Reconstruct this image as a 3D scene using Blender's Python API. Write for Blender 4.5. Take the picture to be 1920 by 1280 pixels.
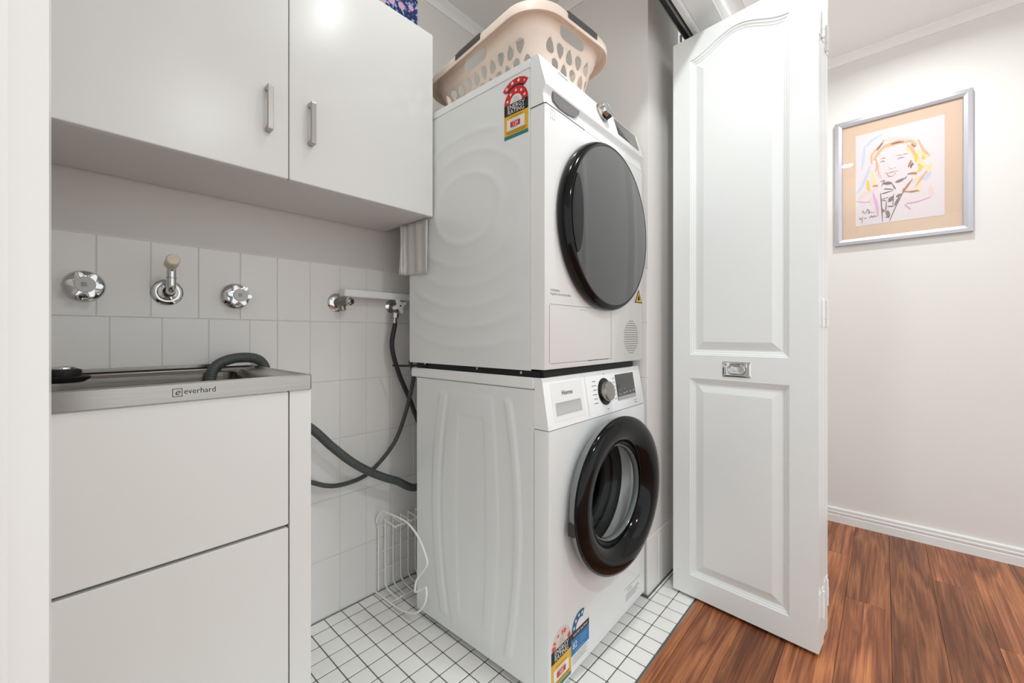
import bpy, bmesh, math, random
from mathutils import Matrix, Vector
R_ = math.radians
PI = math.pi
random.seed(7)
for o in list(bpy.data.objects): bpy.data.objects.remove(o)
scn = bpy.context.scene
C = scn.collection
# ------------------------------------------------------------------ camera
FPX, YAW, HZ, CAMH = 769.9, R_(42.233), 627.7, 0.95
cam_d = bpy.data.cameras.new('camera'); cam = bpy.data.objects.new('camera', cam_d); C.objects.link(cam)
cam_d.sensor_width = 36; cam_d.sensor_fit = 'HORIZONTAL'; cam_d.lens = FPX / 1920 * 36
cam_d.shift_y = (HZ - 640) / 1920; cam_d.clip_start = 0.01
cam.location = (0, 0, CAMH); cam.rotation_euler = (PI / 2, 0, YAW - PI / 2)
scn.camera = cam
# ------------------------------------------------------------------ world, light, exposure
w = bpy.data.worlds.new('world'); scn.world = w; w.use_nodes = True
w.node_tree.nodes['Background'].inputs[0].default_value = (0.94, 1.0, 1.02, 1)
w.node_tree.nodes['Background'].inputs[1].default_value = 0.88
scn.view_settings.view_transform = 'Standard'; scn.view_settings.look = 'None'
scn.view_settings.exposure = 0.51; scn.view_settings.gamma = 1
LIGHTS = [('ceiling lamp in front of the laundry cupboard', (0.95, 0.23), 4.7), ('ceiling lamp near the framed picture', (2.12, -0.10), 5.2),
          ('ceiling lamp deep in the hall, away from cupboard and picture', (0.6, -1.05), 8.0)]
# ------------------------------------------------------------------ pixel helpers (1920x1280)
_c, _s = math.cos(YAW), math.sin(YAW)
def ray(x, y):
    a = (x - 960) / FPX; b = (HZ - y) / FPX
    return Vector((_c + a * _s, _s - a * _c, b))
def atY(x, y, Y): r = ray(x, y); t = Y / r.y; return Vector((0, 0, CAMH)) + r * t
def atX(x, y, X): r = ray(x, y); t = X / r.x; return Vector((0, 0, CAMH)) + r * t
def atZ(x, y, Z): r = ray(x, y); t = (Z - CAMH) / r.z; return Vector((0, 0, CAMH)) + r * t
# ------------------------------------------------------------------ materials
MATS = {}
def srgb(r, g, b):
    f = lambda c: c / 12.92 if c <= 0.04045 else ((c + 0.055) / 1.055) ** 2.4
    return (f(r / 255), f(g / 255), f(b / 255), 1)
def mat(name, col, rough=0.5, metal=0.0, spec=0.5, bump=0, bscale=60, var=0, vscale=4, coat=0, trans=0, ior=1.45, stretch=None, emit=0):
    if name in MATS: return MATS[name]
    m = bpy.data.materials.new(name); m.use_nodes = True; MATS[name] = m
    nt = m.node_tree; b = nt.nodes['Principled BSDF']; N = nt.nodes.new; Lk = nt.links.new
    if len(col) == 3: col = srgb(*col)
    b.inputs['Base Color'].default_value = col; b.inputs['Roughness'].default_value = rough
    b.inputs['Metallic'].default_value = metal; b.inputs['Specular IOR Level'].default_value = spec
    b.inputs['Coat Weight'].default_value = coat; b.inputs['Transmission Weight'].default_value = trans; b.inputs['IOR'].default_value = ior
    b.inputs['Coat Roughness'].default_value = 0.04
    if emit:
        b.inputs['Emission Color'].default_value = col; b.inputs['Emission Strength'].default_value = emit
    tc = N('ShaderNodeTexCoord'); mp = N('ShaderNodeMapping'); Lk(tc.outputs['Object'], mp.inputs[0])
    if stretch: mp.inputs['Scale'].default_value = stretch
    if var:
        n = N('ShaderNodeTexNoise'); n.inputs['Scale'].default_value = vscale; n.inputs['Detail'].default_value = 3
        Lk(mp.outputs[0], n.inputs['Vector'])
        r = N('ShaderNodeMapRange'); r.inputs[3].default_value = 1 - var; r.inputs[4].default_value = 1 + var * 0.6
        Lk(n.outputs['Fac'], r.inputs[0])
        mx = N('ShaderNodeMix'); mx.data_type = 'RGBA'; mx.blend_type = 'MULTIPLY'; mx.inputs[0].default_value = 1
        mx.inputs[6].default_value = col; Lk(r.outputs[0], mx.inputs[7]); Lk(mx.outputs[2], b.inputs['Base Color'])
    if bump:
        n = N('ShaderNodeTexNoise'); n.inputs['Scale'].default_value = bscale; n.inputs['Detail'].default_value = 2
        Lk(mp.outputs[0], n.inputs['Vector'])
        bp = N('ShaderNodeBump'); bp.inputs['Strength'].default_value = bump; bp.inputs['Distance'].default_value = 0.002
        Lk(n.outputs['Fac'], bp.inputs['Height']); Lk(bp.outputs[0], b.inputs['Normal'])
    return m
M_wall = mat('wall paint', (226, 222, 218), 0.55, bump=0.06, bscale=180, var=0.02)
M_hall = mat('hall paint', (232, 229, 225), 0.6, bump=0.05, bscale=160, var=0.02)
M_ceil = mat('ceiling paint', (243, 242, 240), 0.7)
M_trim = mat('gloss trim paint', (238, 238, 236), 0.28, bump=0.03, bscale=90, stretch=(1, 1, .15))
M_door = mat('door paint', (238, 240, 239), 0.3, bump=0.05, bscale=140, stretch=(1, 1, .2))
M_tile = mat('wall tile glaze', (236, 233, 230), 0.38, bump=0.03, bscale=35, var=0.03, vscale=6)
M_grout = mat('wall grout', (214, 211, 207), 0.9)
M_ftile = mat('floor mosaic glaze', (250, 248, 245), 0.3, var=0.05, vscale=9, bump=.02)
M_fgrout = mat('floor grout', (112, 110, 106), 0.95, var=.2, vscale=12)
M_lam = mat('white laminate', (236, 236, 234), 0.27, bump=0.015, bscale=40)
M_carc = mat('cabinet underside laminate', (228, 226, 224), 0.45)
M_tub = mat('powder coated white', (234, 233, 230), 0.3, bump=.015, bscale=30)
M_gap = mat('dark gap', (60, 58, 56), 0.8)
M_enam = mat('white enamel', (234, 236, 235), 0.22, coat=0.3)
M_plas = mat('white plastic', (242, 242, 241), 0.25, coat=.15)
M_black = mat('black gloss plastic', (9, 9, 10), 0.1, spec=.32)
M_rub = mat('black rubber', (16, 16, 16), 0.6)
M_shell = mat('grey door shell', (120, 124, 124), 0.2, coat=.4)
M_smoke = mat('smoked door glass', (50, 49, 49), 0.06, coat=.7, spec=0.6)
M_disp = mat('display glass', (34, 34, 35), 0.08, coat=.8)
M_dispg = mat('display strip', (168, 168, 166), 0.3)
M_chrome = mat('chrome', (215, 216, 216), 0.07, 1.0)
M_satin = mat('satin nickel', (176, 172, 167), 0.32, 1.0)
M_steel = mat('brushed stainless steel', (174, 169, 164), 0.26, 1.0, bump=.12, bscale=160, stretch=(.04, 1, 1), var=.12, vscale=10)
M_drum = mat('drum steel', (62, 62, 63), 0.35, 1.0)
M_gask = mat('grey gasket rubber', (48, 49, 49), 0.55)
M_brass = mat('dull brass nickel', (150, 145, 132), 0.35, 1.0)
M_hoseg = mat('grey hose', (74, 78, 76), 0.5)
M_hosed = mat('dark hose', (46, 47, 48), 0.5)
M_wire = mat('white coated wire', (250, 249, 246), 0.3)
M_bask = mat('beige basket plastic', (250, 232, 217), 0.45, var=.05, vscale=10)
M_grip = mat('dark grey grip', (84, 82, 82), 0.6, bump=.4, bscale=300)
M_bead = mat('beige outlet plastic', (222, 212, 192), 0.4)
M_sheet = mat('milky plastic sheet', (214, 212, 208), 0.4, bump=.15, bscale=14, stretch=(1, 1, .2))
M_alu = mat('silver frame', (196, 194, 201), 0.4, .8)
M_mat = mat('peach mat board', (218, 190, 168), 0.9)
M_paper = mat('drawing paper', (226, 215, 218), 0.9)
M_ink = mat('printed black', (28, 28, 30), 0.5)
M_grey = mat('printed grey', (150, 150, 150), 0.5)
M_lgrey = mat('printed pale grey', (198, 198, 198), 0.5)
M_seam = mat('seam shadow grey', (140, 142, 141), 0.6)
M_red = mat('label red', (206, 32, 36), 0.4)
M_yel = mat('label yellow', (232, 178, 42), 0.4)
M_teal = mat('label teal', (44, 122, 122), 0.4)
M_blue = mat('label blue', (30, 118, 180), 0.4)
M_navy = mat('label navy', (32, 92, 140), 0.4)
M_wlab = mat('label white', (236, 236, 234), 0.4)
M_track = mat('aluminium track', (70, 70, 70), 0.4, .8)
M_trackl = mat('aluminium track lip', (150, 150, 150), 0.35, .9)
M_lampe = mat('lamp diffuser', (255, 250, 242), 0.5, emit=3.0)
# wood boards
def wood():
    m = bpy.data.materials.new('spotted gum boards'); m.use_nodes = True
    nt = m.node_tree; b = nt.nodes['Principled BSDF']; N = nt.nodes.new; Lk = nt.links.new
    tc = N('ShaderNodeTexCoord'); oi = N('ShaderNodeObjectInfo')
    ml = N('ShaderNodeMath'); ml.operation = 'MULTIPLY'; ml.inputs[1].default_value = 37; Lk(oi.outputs['Random'], ml.inputs[0])
    ad = N('ShaderNodeVectorMath'); ad.operation = 'ADD'; Lk(tc.outputs['Object'], ad.inputs[0]); Lk(ml.outputs[0], ad.inputs[1])
    mp = N('ShaderNodeMapping'); mp.inputs['Scale'].default_value = (.75, 10, 10); Lk(ad.outputs[0], mp.inputs[0])
    n1 = N('ShaderNodeTexNoise'); n1.inputs['Scale'].default_value = 1.6; n1.inputs['Detail'].default_value = 6; n1.inputs['Distortion'].default_value = .6
    Lk(mp.outputs[0], n1.inputs['Vector'])
    mm = N('ShaderNodeMath'); mm.operation = 'MULTIPLY'; mm.inputs[1].default_value = 9; Lk(n1.outputs['Fac'], mm.inputs[0])
    fr = N('ShaderNodeMath'); fr.operation = 'PINGPONG'; fr.inputs[1].default_value = 1; Lk(mm.outputs[0], fr.inputs[0])
    mp2 = N('ShaderNodeMapping'); mp2.inputs['Scale'].default_value = (4, 210, 210); Lk(ad.outputs[0], mp2.inputs[0])
    n2 = N('ShaderNodeTexNoise'); n2.inputs['Scale'].default_value = 1; n2.inputs['Detail'].default_value = 4; Lk(mp2.outputs[0], n2.inputs['Vector'])
    mx = N('ShaderNodeMath'); mx.operation = 'MULTIPLY_ADD'; mx.inputs[1].default_value = .36; Lk(fr.outputs[0], mx.inputs[0])
    m3 = N('ShaderNodeMath'); m3.operation = 'MULTIPLY'; m3.inputs[1].default_value = .74; Lk(n2.outputs['Fac'], m3.inputs[0]); Lk(m3.outputs[0], mx.inputs[2])
    cr = N('ShaderNodeValToRGB'); e = cr.color_ramp.elements
    e[0].position = .12; e[0].color = srgb(84, 48, 32); e[1].position = .85; e[1].color = srgb(196, 128, 82)
    k = e.new(.42); k.color = srgb(132, 77, 50); k = e.new(.62); k.color = srgb(162, 100, 66)
    Lk(mx.outputs[0], cr.inputs[0])
    hs = N('ShaderNodeHueSaturation'); mr = N('ShaderNodeMapRange'); mr.inputs[3].default_value = .62; mr.inputs[4].default_value = 1.2
    Lk(oi.outputs['Random'], mr.inputs[0]); Lk(mr.outputs[0], hs.inputs['Value']); Lk(cr.outputs[0], hs.inputs['Color'])
    Lk(hs.outputs[0], b.inputs['Base Color']); b.inputs['Roughness'].default_value = .36; b.inputs['Specular IOR Level'].default_value = .35
    bp = N('ShaderNodeBump'); bp.inputs['Strength'].default_value = .08; bp.inputs['Distance'].default_value = .002; Lk(n2.outputs['Fac'], bp.inputs['Height']); Lk(bp.outputs[0], b.inputs['Normal'])
    return m
M_wood = wood()
def glass(name, tint=(1, 1, 1, 1), rough=0.0, ior=1.45):
    m = bpy.data.materials.new(name); m.use_nodes = True; nt = m.node_tree; nt.nodes.clear(); N = nt.nodes.new
    o = N('ShaderNodeOutputMaterial'); mx = N('ShaderNodeMixShader'); t = N('ShaderNodeBsdfTransparent'); g = N('ShaderNodeBsdfGlossy'); L_ = nt.links.new
    t.inputs[0].default_value = tint; g.inputs['Roughness'].default_value = rough
    ge = N('ShaderNodeNewGeometry'); dt = N('ShaderNodeVectorMath'); dt.operation = 'DOT_PRODUCT'; L_(ge.outputs['Normal'], dt.inputs[0]); L_(ge.outputs['Incoming'], dt.inputs[1])
    def mth(op, a, b=None):      # Schlick reflectance, the same from both sides of the pane
        n = N('ShaderNodeMath'); n.operation = op
        for k, v in ((0, a), (1, b)):
            if v is None: continue
            if isinstance(v, (int, float)): n.inputs[k].default_value = v
            else: L_(v, n.inputs[k])
        return n.outputs[0]
    r0 = ((ior - 1) / (ior + 1)) ** 2
    fac = mth('ADD', mth('MULTIPLY', mth('POWER', mth('SUBTRACT', 1.0, mth('ABSOLUTE', dt.outputs['Value'])), 5.0), 1 - r0), r0)
    L_(fac, mx.inputs[0]); L_(t.outputs[0], mx.inputs[1]); L_(g.outputs[0], mx.inputs[2]); L_(mx.outputs[0], o.inputs[0])
    return m
M_pane = glass('picture glass'); M_bowl = glass('door bowl glass', (.80, .81, .81, 1), .02, 1.28)
def fabric():
    m = bpy.data.materials.new('navy animal print fabric'); m.use_nodes = True
    nt = m.node_tree; b = nt.nodes['Principled BSDF']; N = nt.nodes.new; Lk = nt.links.new
    tc = N('ShaderNodeTexCoord'); v = N('ShaderNodeTexVoronoi'); v.inputs['Scale'].default_value = 26; Lk(tc.outputs['Object'], v.inputs['Vector'])
    n = N('ShaderNodeTexNoise'); n.inputs['Scale'].default_value = 95; n.inputs['Detail'].default_value = 1; Lk(tc.outputs['Object'], n.inputs['Vector'])
    r1 = N('ShaderNodeValToRGB'); r1.color_ramp.interpolation = 'CONSTANT'; e = r1.color_ramp.elements
    e[0].color = srgb(30, 38, 84); e[1].position = .62; e[1].color = srgb(150, 178, 214); k = e.new(.54); k.color = srgb(66, 96, 152); k = e.new(.36); k.color = srgb(38, 40, 90)
    Lk(n.outputs['Fac'], r1.inputs[0])
    ad = N('ShaderNodeMath'); ad.operation = 'LESS_THAN'; ad.inputs[1].default_value = .33; Lk(v.outputs['Distance'], ad.inputs[0])
    mx = N('ShaderNodeMix'); mx.data_type = 'RGBA'; Lk(ad.outputs[0], mx.inputs[0]); Lk(r1.outputs[0], mx.inputs[6]); mx.inputs[7].default_value = srgb(206, 160, 188)
    Lk(mx.outputs[2], b.inputs['Base Color']); b.inputs['Roughness'].default_value = .8
    return m
M_fab = fabric()
# ------------------------------------------------------------------ mesh helpers
class MB:
    def __init__(s): s.v = []; s.f = []
    def add(s, vs, fs, M=None):
        n = len(s.v); s.v += [tuple(M @ Vector(p)) if M else tuple(p) for p in vs]; s.f += [tuple(i + n for i in f) for f in fs]; return s
    def box(s, x0, x1, y0, y1, z0, z1, M=None):
        return s.add([(x0, y0, z0), (x1, y0, z0), (x1, y1, z0), (x0, y1, z0), (x0, y0, z1), (x1, y0, z1), (x1, y1, z1), (x0, y1, z1)],
                     [(3, 2, 1, 0), (4, 5, 6, 7), (0, 1, 5, 4), (1, 2, 6, 5), (2, 3, 7, 6), (3, 0, 4, 7)], M)
    def tube(s, pts, r, n=8, closed=False, rf=None):
        pts = [Vector(p) for p in pts]; k = len(pts); rings = []
        t0 = None; u = None
        for i, p in enumerate(pts):
            if closed: t = (pts[(i + 1) % k] - pts[i - 1]).normalized()
            else: t = (pts[min(i + 1, k - 1)] - pts[max(i - 1, 0)]).normalized()
            if u is None:
                u = t.orthogonal().normalized()
            else:
                u = (u - t * u.dot(t)); u = u.normalized() if u.length > 1e-6 else t.orthogonal().normalized()
            w_ = t.cross(u); rr = rf(i) if rf else r
            rings.append([p + (u * math.cos(2 * PI * j / n) + w_ * math.sin(2 * PI * j / n)) * rr for j in range(n)])
        vs = [q for rg in rings for q in rg]; fs = []
        for i in range(k if closed else k - 1):
            a = i * n; b = ((i + 1) % k) * n
            for j in range(n): fs.append((a + j, a + (j + 1) % n, b + (j + 1) % n, b + j))
        if not closed: fs.append(tuple(range(n - 1, -1, -1))); fs.append(tuple((k - 1) * n + j for j in range(n)))
        return s.add(vs, fs)
    def cyl(s, p0, p1, r0, r1=None, n=20):
        r1 = r0 if r1 is None else r1; return s.tube([p0, p1], 0, n, rf=lambda i: r0 if i == 0 else r1)
    def lathe(s, prof, n=48, M=None, cap0=False, cap1=False, rad=None):
        # prof: (radius, y) about the y axis
        vs = []; fs = []
        for (r, y) in prof:
            for j in range(n):
                a = 2 * PI * j / n; k = rad(a) if rad else 1
                vs.append((r * k * math.cos(a), y, r * k * math.sin(a)))
        for i in range(len(prof) - 1):
            for j in range(n): fs.append((i * n + j, i * n + (j + 1) % n, (i + 1) * n + (j + 1) % n, (i + 1) * n + j))
        if cap0: fs.append(tuple(range(n - 1, -1, -1)))
        if cap1: fs.append(tuple((len(prof) - 1) * n + j for j in range(n)))
        return s.add(vs, fs, M)
    def prism(s, poly, d0, d1, M=None):
        # polygon in local xy, from z d0 to d1
        n = len(poly); vs = [(x, y, d0) for x, y in poly] + [(x, y, d1) for x, y in poly]
        fs = [tuple(range(n - 1, -1, -1)), tuple(range(n, 2 * n))] + [(i, (i + 1) % n, n + (i + 1) % n, n + i) for i in range(n)]
        return s.add(vs, fs, M)
    def loops(s, loops, cap0=False, cap1=False, M=None):
        n = len(loops[0]); vs = [p for l in loops for p in l]; fs = []
        for i in range(len(loops) - 1):
            for j in range(n): fs.append((i * n + j, i * n + (j + 1) % n, (i + 1) * n + (j + 1) % n, (i + 1) * n + j))
        if cap0: fs.append(tuple(range(n - 1, -1, -1)))
        if cap1: fs.append(tuple((len(loops) - 1) * n + j for j in range(n)))
        return s.add(vs, fs, M)
    def mesh(s, name, m=None, smooth=None, bevel=0, seg=2, fix=True):
        me = bpy.data.meshes.new(name); me.from_pydata(s.v, [], s.f)
        if bevel or fix:
            bm = bmesh.new(); bm.from_mesh(me)
            if fix: bmesh.ops.recalc_face_normals(bm, faces=bm.faces)
            if bevel: bmesh.ops.bevel(bm, geom=list(bm.edges), offset=bevel, segments=seg, affect='EDGES', clamp_overlap=True)
            bm.to_mesh(me); bm.free()
        if smooth:
            me.polygons.foreach_set('use_smooth', [True] * len(me.polygons)); me.set_sharp_from_angle(angle=R_(smooth))
        if m: me.materials.append(m)
        return me
    def build(s, name, m, parent=None, smooth=None, bevel=0, seg=2, loc=None, fix=True):
        return link(name, s.mesh(name, m, smooth, bevel, seg, fix), parent, loc)
def link(name, me, parent=None, loc=None, mtx=None):
    o = bpy.data.objects.new(name, me); C.objects.link(o)
    if parent: o.parent = parent
    if loc: o.location = loc
    if mtx is not None: o.matrix_local = mtx
    return o
def box(name, m, x0, x1, y0, y1, z0, z1, parent=None, bevel=0, seg=2):
    return MB().box(x0, x1, y0, y1, z0, z1).build(name, m, parent, 40 if bevel else None, bevel, seg)
def thing(name, label, cat, loc=(0, 0, 0), rz=0, group=None):
    o = bpy.data.objects.new(name, None); C.objects.link(o); o.empty_display_size = .05
    o.location = loc; o.rotation_euler = (0, 0, rz); return tag(o, label, cat, group)
def tag(o, label, cat, group=None):
    o['label'] = label; o['category'] = cat
    if group: o['group'] = group
    return o
def struct(o, label=None):
    o['kind'] = 'structure'
    if label: o['label'] = label
    return o
def spline(pts, per=12):
    P = [Vector(p) for p in pts]; P = [P[0] * 2 - P[1]] + P + [P[-1] * 2 - P[-2]]; out = []
    for i in range(1, len(P) - 2):
        p0, p1, p2, p3 = P[i - 1:i + 3]
        for k in range(per):
            t = k / per
            out.append(0.5 * ((2 * p1) + (p2 - p0) * t + (2 * p0 - 5 * p1 + 4 * p2 - p3) * t * t + (3 * p1 - p0 - 3 * p2 + p3) * t ** 3))
    out.append(P[-2]); return out
def resample(pts, step):
    out = [pts[0]]; acc = 0
    for a, b in zip(pts, pts[1:]):
        L = (b - a).length; d = step - acc
        while d <= L: out.append(a.lerp(b, d / L)); d += step
        acc = (acc + L) % step
    return out
def rrect(x0, x1, y0, y1, r, z, n=8):
    pts = []
    for cx, cy, a0 in ((x1 - r, y1 - r, 0), (x0 + r, y1 - r, 90), (x0 + r, y0 + r, 180), (x1 - r, y0 + r, 270)):
        for i in range(n + 1):
            a = R_(a0 + 90 * i / n); pts.append((cx + r * math.cos(a), cy + r * math.sin(a), z))
    return pts
def circ(cx, cy, r, n=24, a0=0, a1=360):
    k = n if a1 - a0 >= 360 else n + 1
    return [(cx + r * math.cos(R_(a0 + (a1 - a0) * i / n)), cy + r * math.sin(R_(a0 + (a1 - a0) * i / n))) for i in range(k)]
def sector(cx, cy, r0, r1, a0, a1, n=16):
    return circ(cx, cy, r1, n, a0, a1) + circ(cx, cy, r0, n, a0, a1)[::-1]
def star(cx, cy, r, rot=90):
    return [(cx + (r if i % 2 == 0 else r * .42) * math.cos(R_(rot + 36 * i)), cy + (r if i % 2 == 0 else r * .42) * math.sin(R_(rot + 36 * i))) for i in range(10)]
FRONT = Matrix.Rotation(PI / 2, 4, 'X')                                  # drawing plane -> faces -y
SIDE = Matrix.Rotation(-PI / 2, 4, 'Z') @ Matrix.Rotation(PI / 2, 4, 'X')  # drawing plane -> faces -x
def text(name, s, size, m, parent, mtx, align='LEFT', sx=1.0, shear=0):
    cu = bpy.data.curves.new('t', 'FONT'); cu.body = s; cu.size = size; cu.align_x = align; cu.extrude = .0001; cu.resolution_u = 3; cu.shear = shear
    ob = bpy.data.objects.new('t', cu); C.objects.link(ob)
    dg = bpy.context.evaluated_depsgraph_get(); me = bpy.data.meshes.new_from_object(ob.evaluated_get(dg)); me.name = name
    bpy.data.objects.remove(ob); bpy.data.curves.remove(cu)
    me.transform(mtx @ Matrix.Scale(sx, 4, (1, 0, 0))); me.materials.clear(); me.materials.append(m)
    return link(name, me, parent)
def smooth01(a, b, x):
    t = max(0, min(1, (x - a) / (b - a))); return t * t * (3 - 2 * t)
# ================================================================== the room
YW, XR, XL, ZC = 1.392, 1.437, -0.075, 2.35      # back wall, right alcove wall, left alcove wall, ceiling
YN, XJ, YF = 0.634, 1.72, 0.43                   # nib face, right jamb, hall face of the front wall
XH = 2.664                                       # hall wall
wb = struct(box('wall_back', M_grout, XL - .1, XR + .1, YW + .0002, YW + .1, -.05, 1.1895)); wb['label'] = 'white tiled back wall of the laundry cupboard'
u_ = box('upper_wall', M_wall, XL - .1, XR + .1, YW + .0005, YW + .1, 1.1895, ZC, wb)
ROWZ = [0.002, 0.1965, 0.395, 0.594, 0.7925, 0.994, 1.1895]
TCACHE = {}
def tile_mesh(wd, ht, axis):
    key = (round(wd, 4), round(ht, 4), axis)
    if key not in TCACHE:
        b = MB(); e = .0013
        for (i, d) in ((0, 0),): pass
        lo = [[(-wd / 2, 0, -ht / 2), (wd / 2, 0, -ht / 2), (wd / 2, 0, ht / 2), (-wd / 2, 0, ht / 2)],
              [(-wd / 2, -.0045, -ht / 2), (wd / 2, -.0045, -ht / 2), (wd / 2, -.0045, ht / 2), (-wd / 2, -.0045, ht / 2)],
              [(-wd / 2 + e, -.006, -ht / 2 + e), (wd / 2 - e, -.006, -ht / 2 + e), (wd / 2 - e, -.006, ht / 2 - e), (-wd / 2 + e, -.006, ht / 2 - e)]]
        b.loops(lo, True, True, Matrix.Rotation(-PI / 2, 4, 'Z') if axis == 'x' else None)
        TCACHE[key] = b.mesh('wall_tile', M_tile)
    return TCACHE[key]
def lay(parent, edges, z0, z1, axis, fixed):
    for a, b in zip(edges, edges[1:]):
        wd, ht = b - a - .0014, z1 - z0 - .0014
        if wd < .012: continue
        jz = random.uniform(-.0004, .0004)
        if axis == 'y': link('wall_tile', tile_mesh(wd, ht, 'y'), parent, ((a + b) / 2, fixed + .0045 + jz, (z0 + z1) / 2))
        else: link('wall_tile', tile_mesh(wd, ht, 'x'), parent, (fixed + .0045 + jz, (a + b) / 2, (z0 + z1) / 2))
cols = [XL] + [0.0582 - .0985 + .0985 * k for k in range(0, 16) if XL + .01 < .0582 - .0985 + .0985 * k < XR - .01] + [XR]
row2 = [XL, -.0175, .0809, .1786, .2782, .3778] + [c for c in cols if c > .44]
for i in range(6): lay(wb, row2 if i == 4 else cols, ROWZ[i], ROWZ[i + 1], 'y', YW)
wr = struct(box('wall_right', M_wall, XR + .006, XJ + .02, YN + .006, YW + .01, -.05, ZC)); wr['label'] = 'painted right side wall and nib of the cupboard, tiled low'
for i in range(6): lay(wr, [YN + .006 + .098 * k for k in range(0, 4)], ROWZ[i], ROWZ[i + 1], 'x', XR + .006)
lay(wr, [XR, XR + .098, XR + .196, XJ - .002], 0.002, .207, 'y', YN + .006)
wl = struct(box('wall_left', M_wall, XL - .1, XL, .553, YW, 0, ZC))
# front wall of the cupboard: header, left nib, right part
wf_ = struct(box('wall_front', M_hall, -1.6, XH, YF, .553, 2.09, ZC), 'painted wall above the cupboard opening')
struct(box('wall_front_left', M_hall, -1.6, -.024, YF, .553, 0, 2.09)); struct(box('wall_front_right', M_hall, XJ + .02, XH, YF, .64, 0, 2.09))
t1 = struct(MB().box(-.024, -.005, YF - .001, .553, 0, 2.075).box(XJ, XJ + .02, YF, YN + .005, 0, 2.075).box(-.024, XJ + .02, YF - .001, .553, 2.075, 2.09).build('trim_1', M_trim), 'white door frame lining around the cupboard opening')
arch_prof = [(0, 0), (.004, -.008), (.012, -.011), (.018, -.016), (.055, -.018), (.062, -.012), (.066, 0)]
def architrave(name, p0, p1, out, up):
    b = MB(); l = [[Vector(p) + Vector(out) * a + Vector(up) * d for a, d in arch_prof] for p in (p0, p1)]
    b.loops([[tuple(q) for q in k] for k in l], True, True); return struct(b.build(name, M_trim, None, 60))
architrave('trim_2', (-.0225, YF, 0), (-.0225, YF, 2.09), (-1, 0, 0), (0, 1, 0))
architrave('trim_3', (-.09, YF, 2.082), (XJ + .08, YF, 2.082), (0, 0, 1), (0, 1, 0))
architrave('trim_4', (XJ + .012, YF, 0), (XJ + .012, YF, 2.09), (1, 0, 0), (0, 1, 0))
struct(box('trim_5', M_trim, -.005, XJ, .506, .526, 2.058, 2.076, None, .003), 'white bead beside the door track')
trk = struct(MB().box(-.005, XJ, .530, .533, 2.048, 2.0755).box(-.005, XJ, .549, .552, 2.048, 2.0755).build('trim_6', M_trackl), 'grey metal sliding track over the cupboard opening')
box('track_channel', M_track, -.005, XJ, .533, .549, 2.060, 2.0755, trk)
struct(box('ceiling', M_ceil, -1.6, XH + .1, -2.3, YW + .1, ZC, ZC + .08))
struct(box('wall_hall', M_hall, XH, XH + .1, -2.3, .64, 0, ZC), 'off white hall wall with the framed drawing')
def cornice(name, p0, p1, nrm, d=.034):
    n = Vector(nrm); b = MB(); prof = [(0, 0), (0, -d), (.004, -d), (.010, -d * .62), (d * .55, -.012), (d, -.004), (d, 0)]
    b.loops([[tuple(Vector(p) + n * a + Vector((0, 0, z))) for a, z in prof] for p in (p0, p1)], True, True); struct(b.build(name, M_ceil, None, 50))
cornice('trim_7', (XH, -2.3, ZC), (XH, YF, ZC), (-1, 0, 0)); cornice('trim_8', (XL, YW + .0005, ZC), (XR + .006, YW + .0005, ZC), (0, -1, 0)); cornice('trim_9', (-1.6, YF, ZC), (XH, YF, ZC), (0, -1, 0), .05)
cornice('trim_10', (XR + .006, YN + .006, ZC), (XR + .006, YW, ZC), (-1, 0, 0))
# skirting of the hall wall with ribs
b = MB(); prof = [(0, 0), (.016, 0), (.016, .036), (.012, .039), (.015, .043), (.015, .052), (.010, .055), (.012, .059), (.011, .068), (.004, .072), (0, .072)]
b.loops([[(XH - a, y, z) for a, z in prof] for y in (-2.3, YF)], True, True); struct(b.build('baseboard_hall', M_trim, None, 50), 'white ribbed skirting board along the hall wall')
# floors
fl = struct(box('floor_laundry', M_fgrout, XL - .05, XJ, .4985, YW + .08, -.05, -.0015)); fl['label'] = 'small white mosaic floor tiles with dark grout'
PT = .05937; OX = .47490; OY = 1.39624
b = MB(); hs = PT / 2 - .0017; e = .0012
b.loops([rrect(-hs, hs, -hs, hs, .0015, -.004, 1), rrect(-hs, hs, -hs, hs, .0015, -.0008, 1), rrect(-hs + e, hs - e, -hs + e, hs - e, .0015, 0, 1)], False, True)
mos = b.mesh('mosaic_tile', M_ftile); rest = MB(); cnt = 0
for i in range(-10, 22):
    for j in range(-15, 1):
        x = OX + PT * (i + .5); y = OY + PT * (j - .5)
        if not (XL + .02 < x < XJ - .02 and .50 < y + hs - .004 and y < YW): continue
        if y - hs < .4985: y0_, y1_ = .4995, y + hs
        else: y0_, y1_ = y - hs, min(y + hs, YW - .007)
        if x + hs > XR: y1_ = min(y1_, YN - .0015)
        if y1_ - y0_ < .004: continue
        hid = x < .33 or (.90 < x < 1.40 and .72 < y < 1.16) or (x > .95 and y > .8)
        if hid: rest.box(x - hs, x + hs, y0_, y1_, -.004, 0); continue
        if y1_ - y0_ > 2 * hs - .002: link('mosaic_tile', mos, fl, (x, y, random.uniform(-.0003, .0002)))
        else: box('mosaic_tile', M_ftile, x - hs, x + hs, y0_, y1_, -.004, 0, fl)
        cnt += 1
r_ = rest.build('mosaic_tile_field', M_ftile, fl, fix=False); r_['kind'] = 'stuff'
fh = struct(box('floor_hall', M_gap, -1.6, XH, -2.3, .4985, -.05, -.012)); fh['label'] = 'dark red brown timber floorboards of the hall'
box('nosing_strip', M_wood, -.3, XH, .470, .4978, -.012, .003, fh, .001)
struct(box('trim_11', M_satin, -.005, XJ, .4955, .5005, -.01, .0025), 'thin metal strip between tiles and boards')
BW = .1213; y = .4695; k = 0
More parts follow.
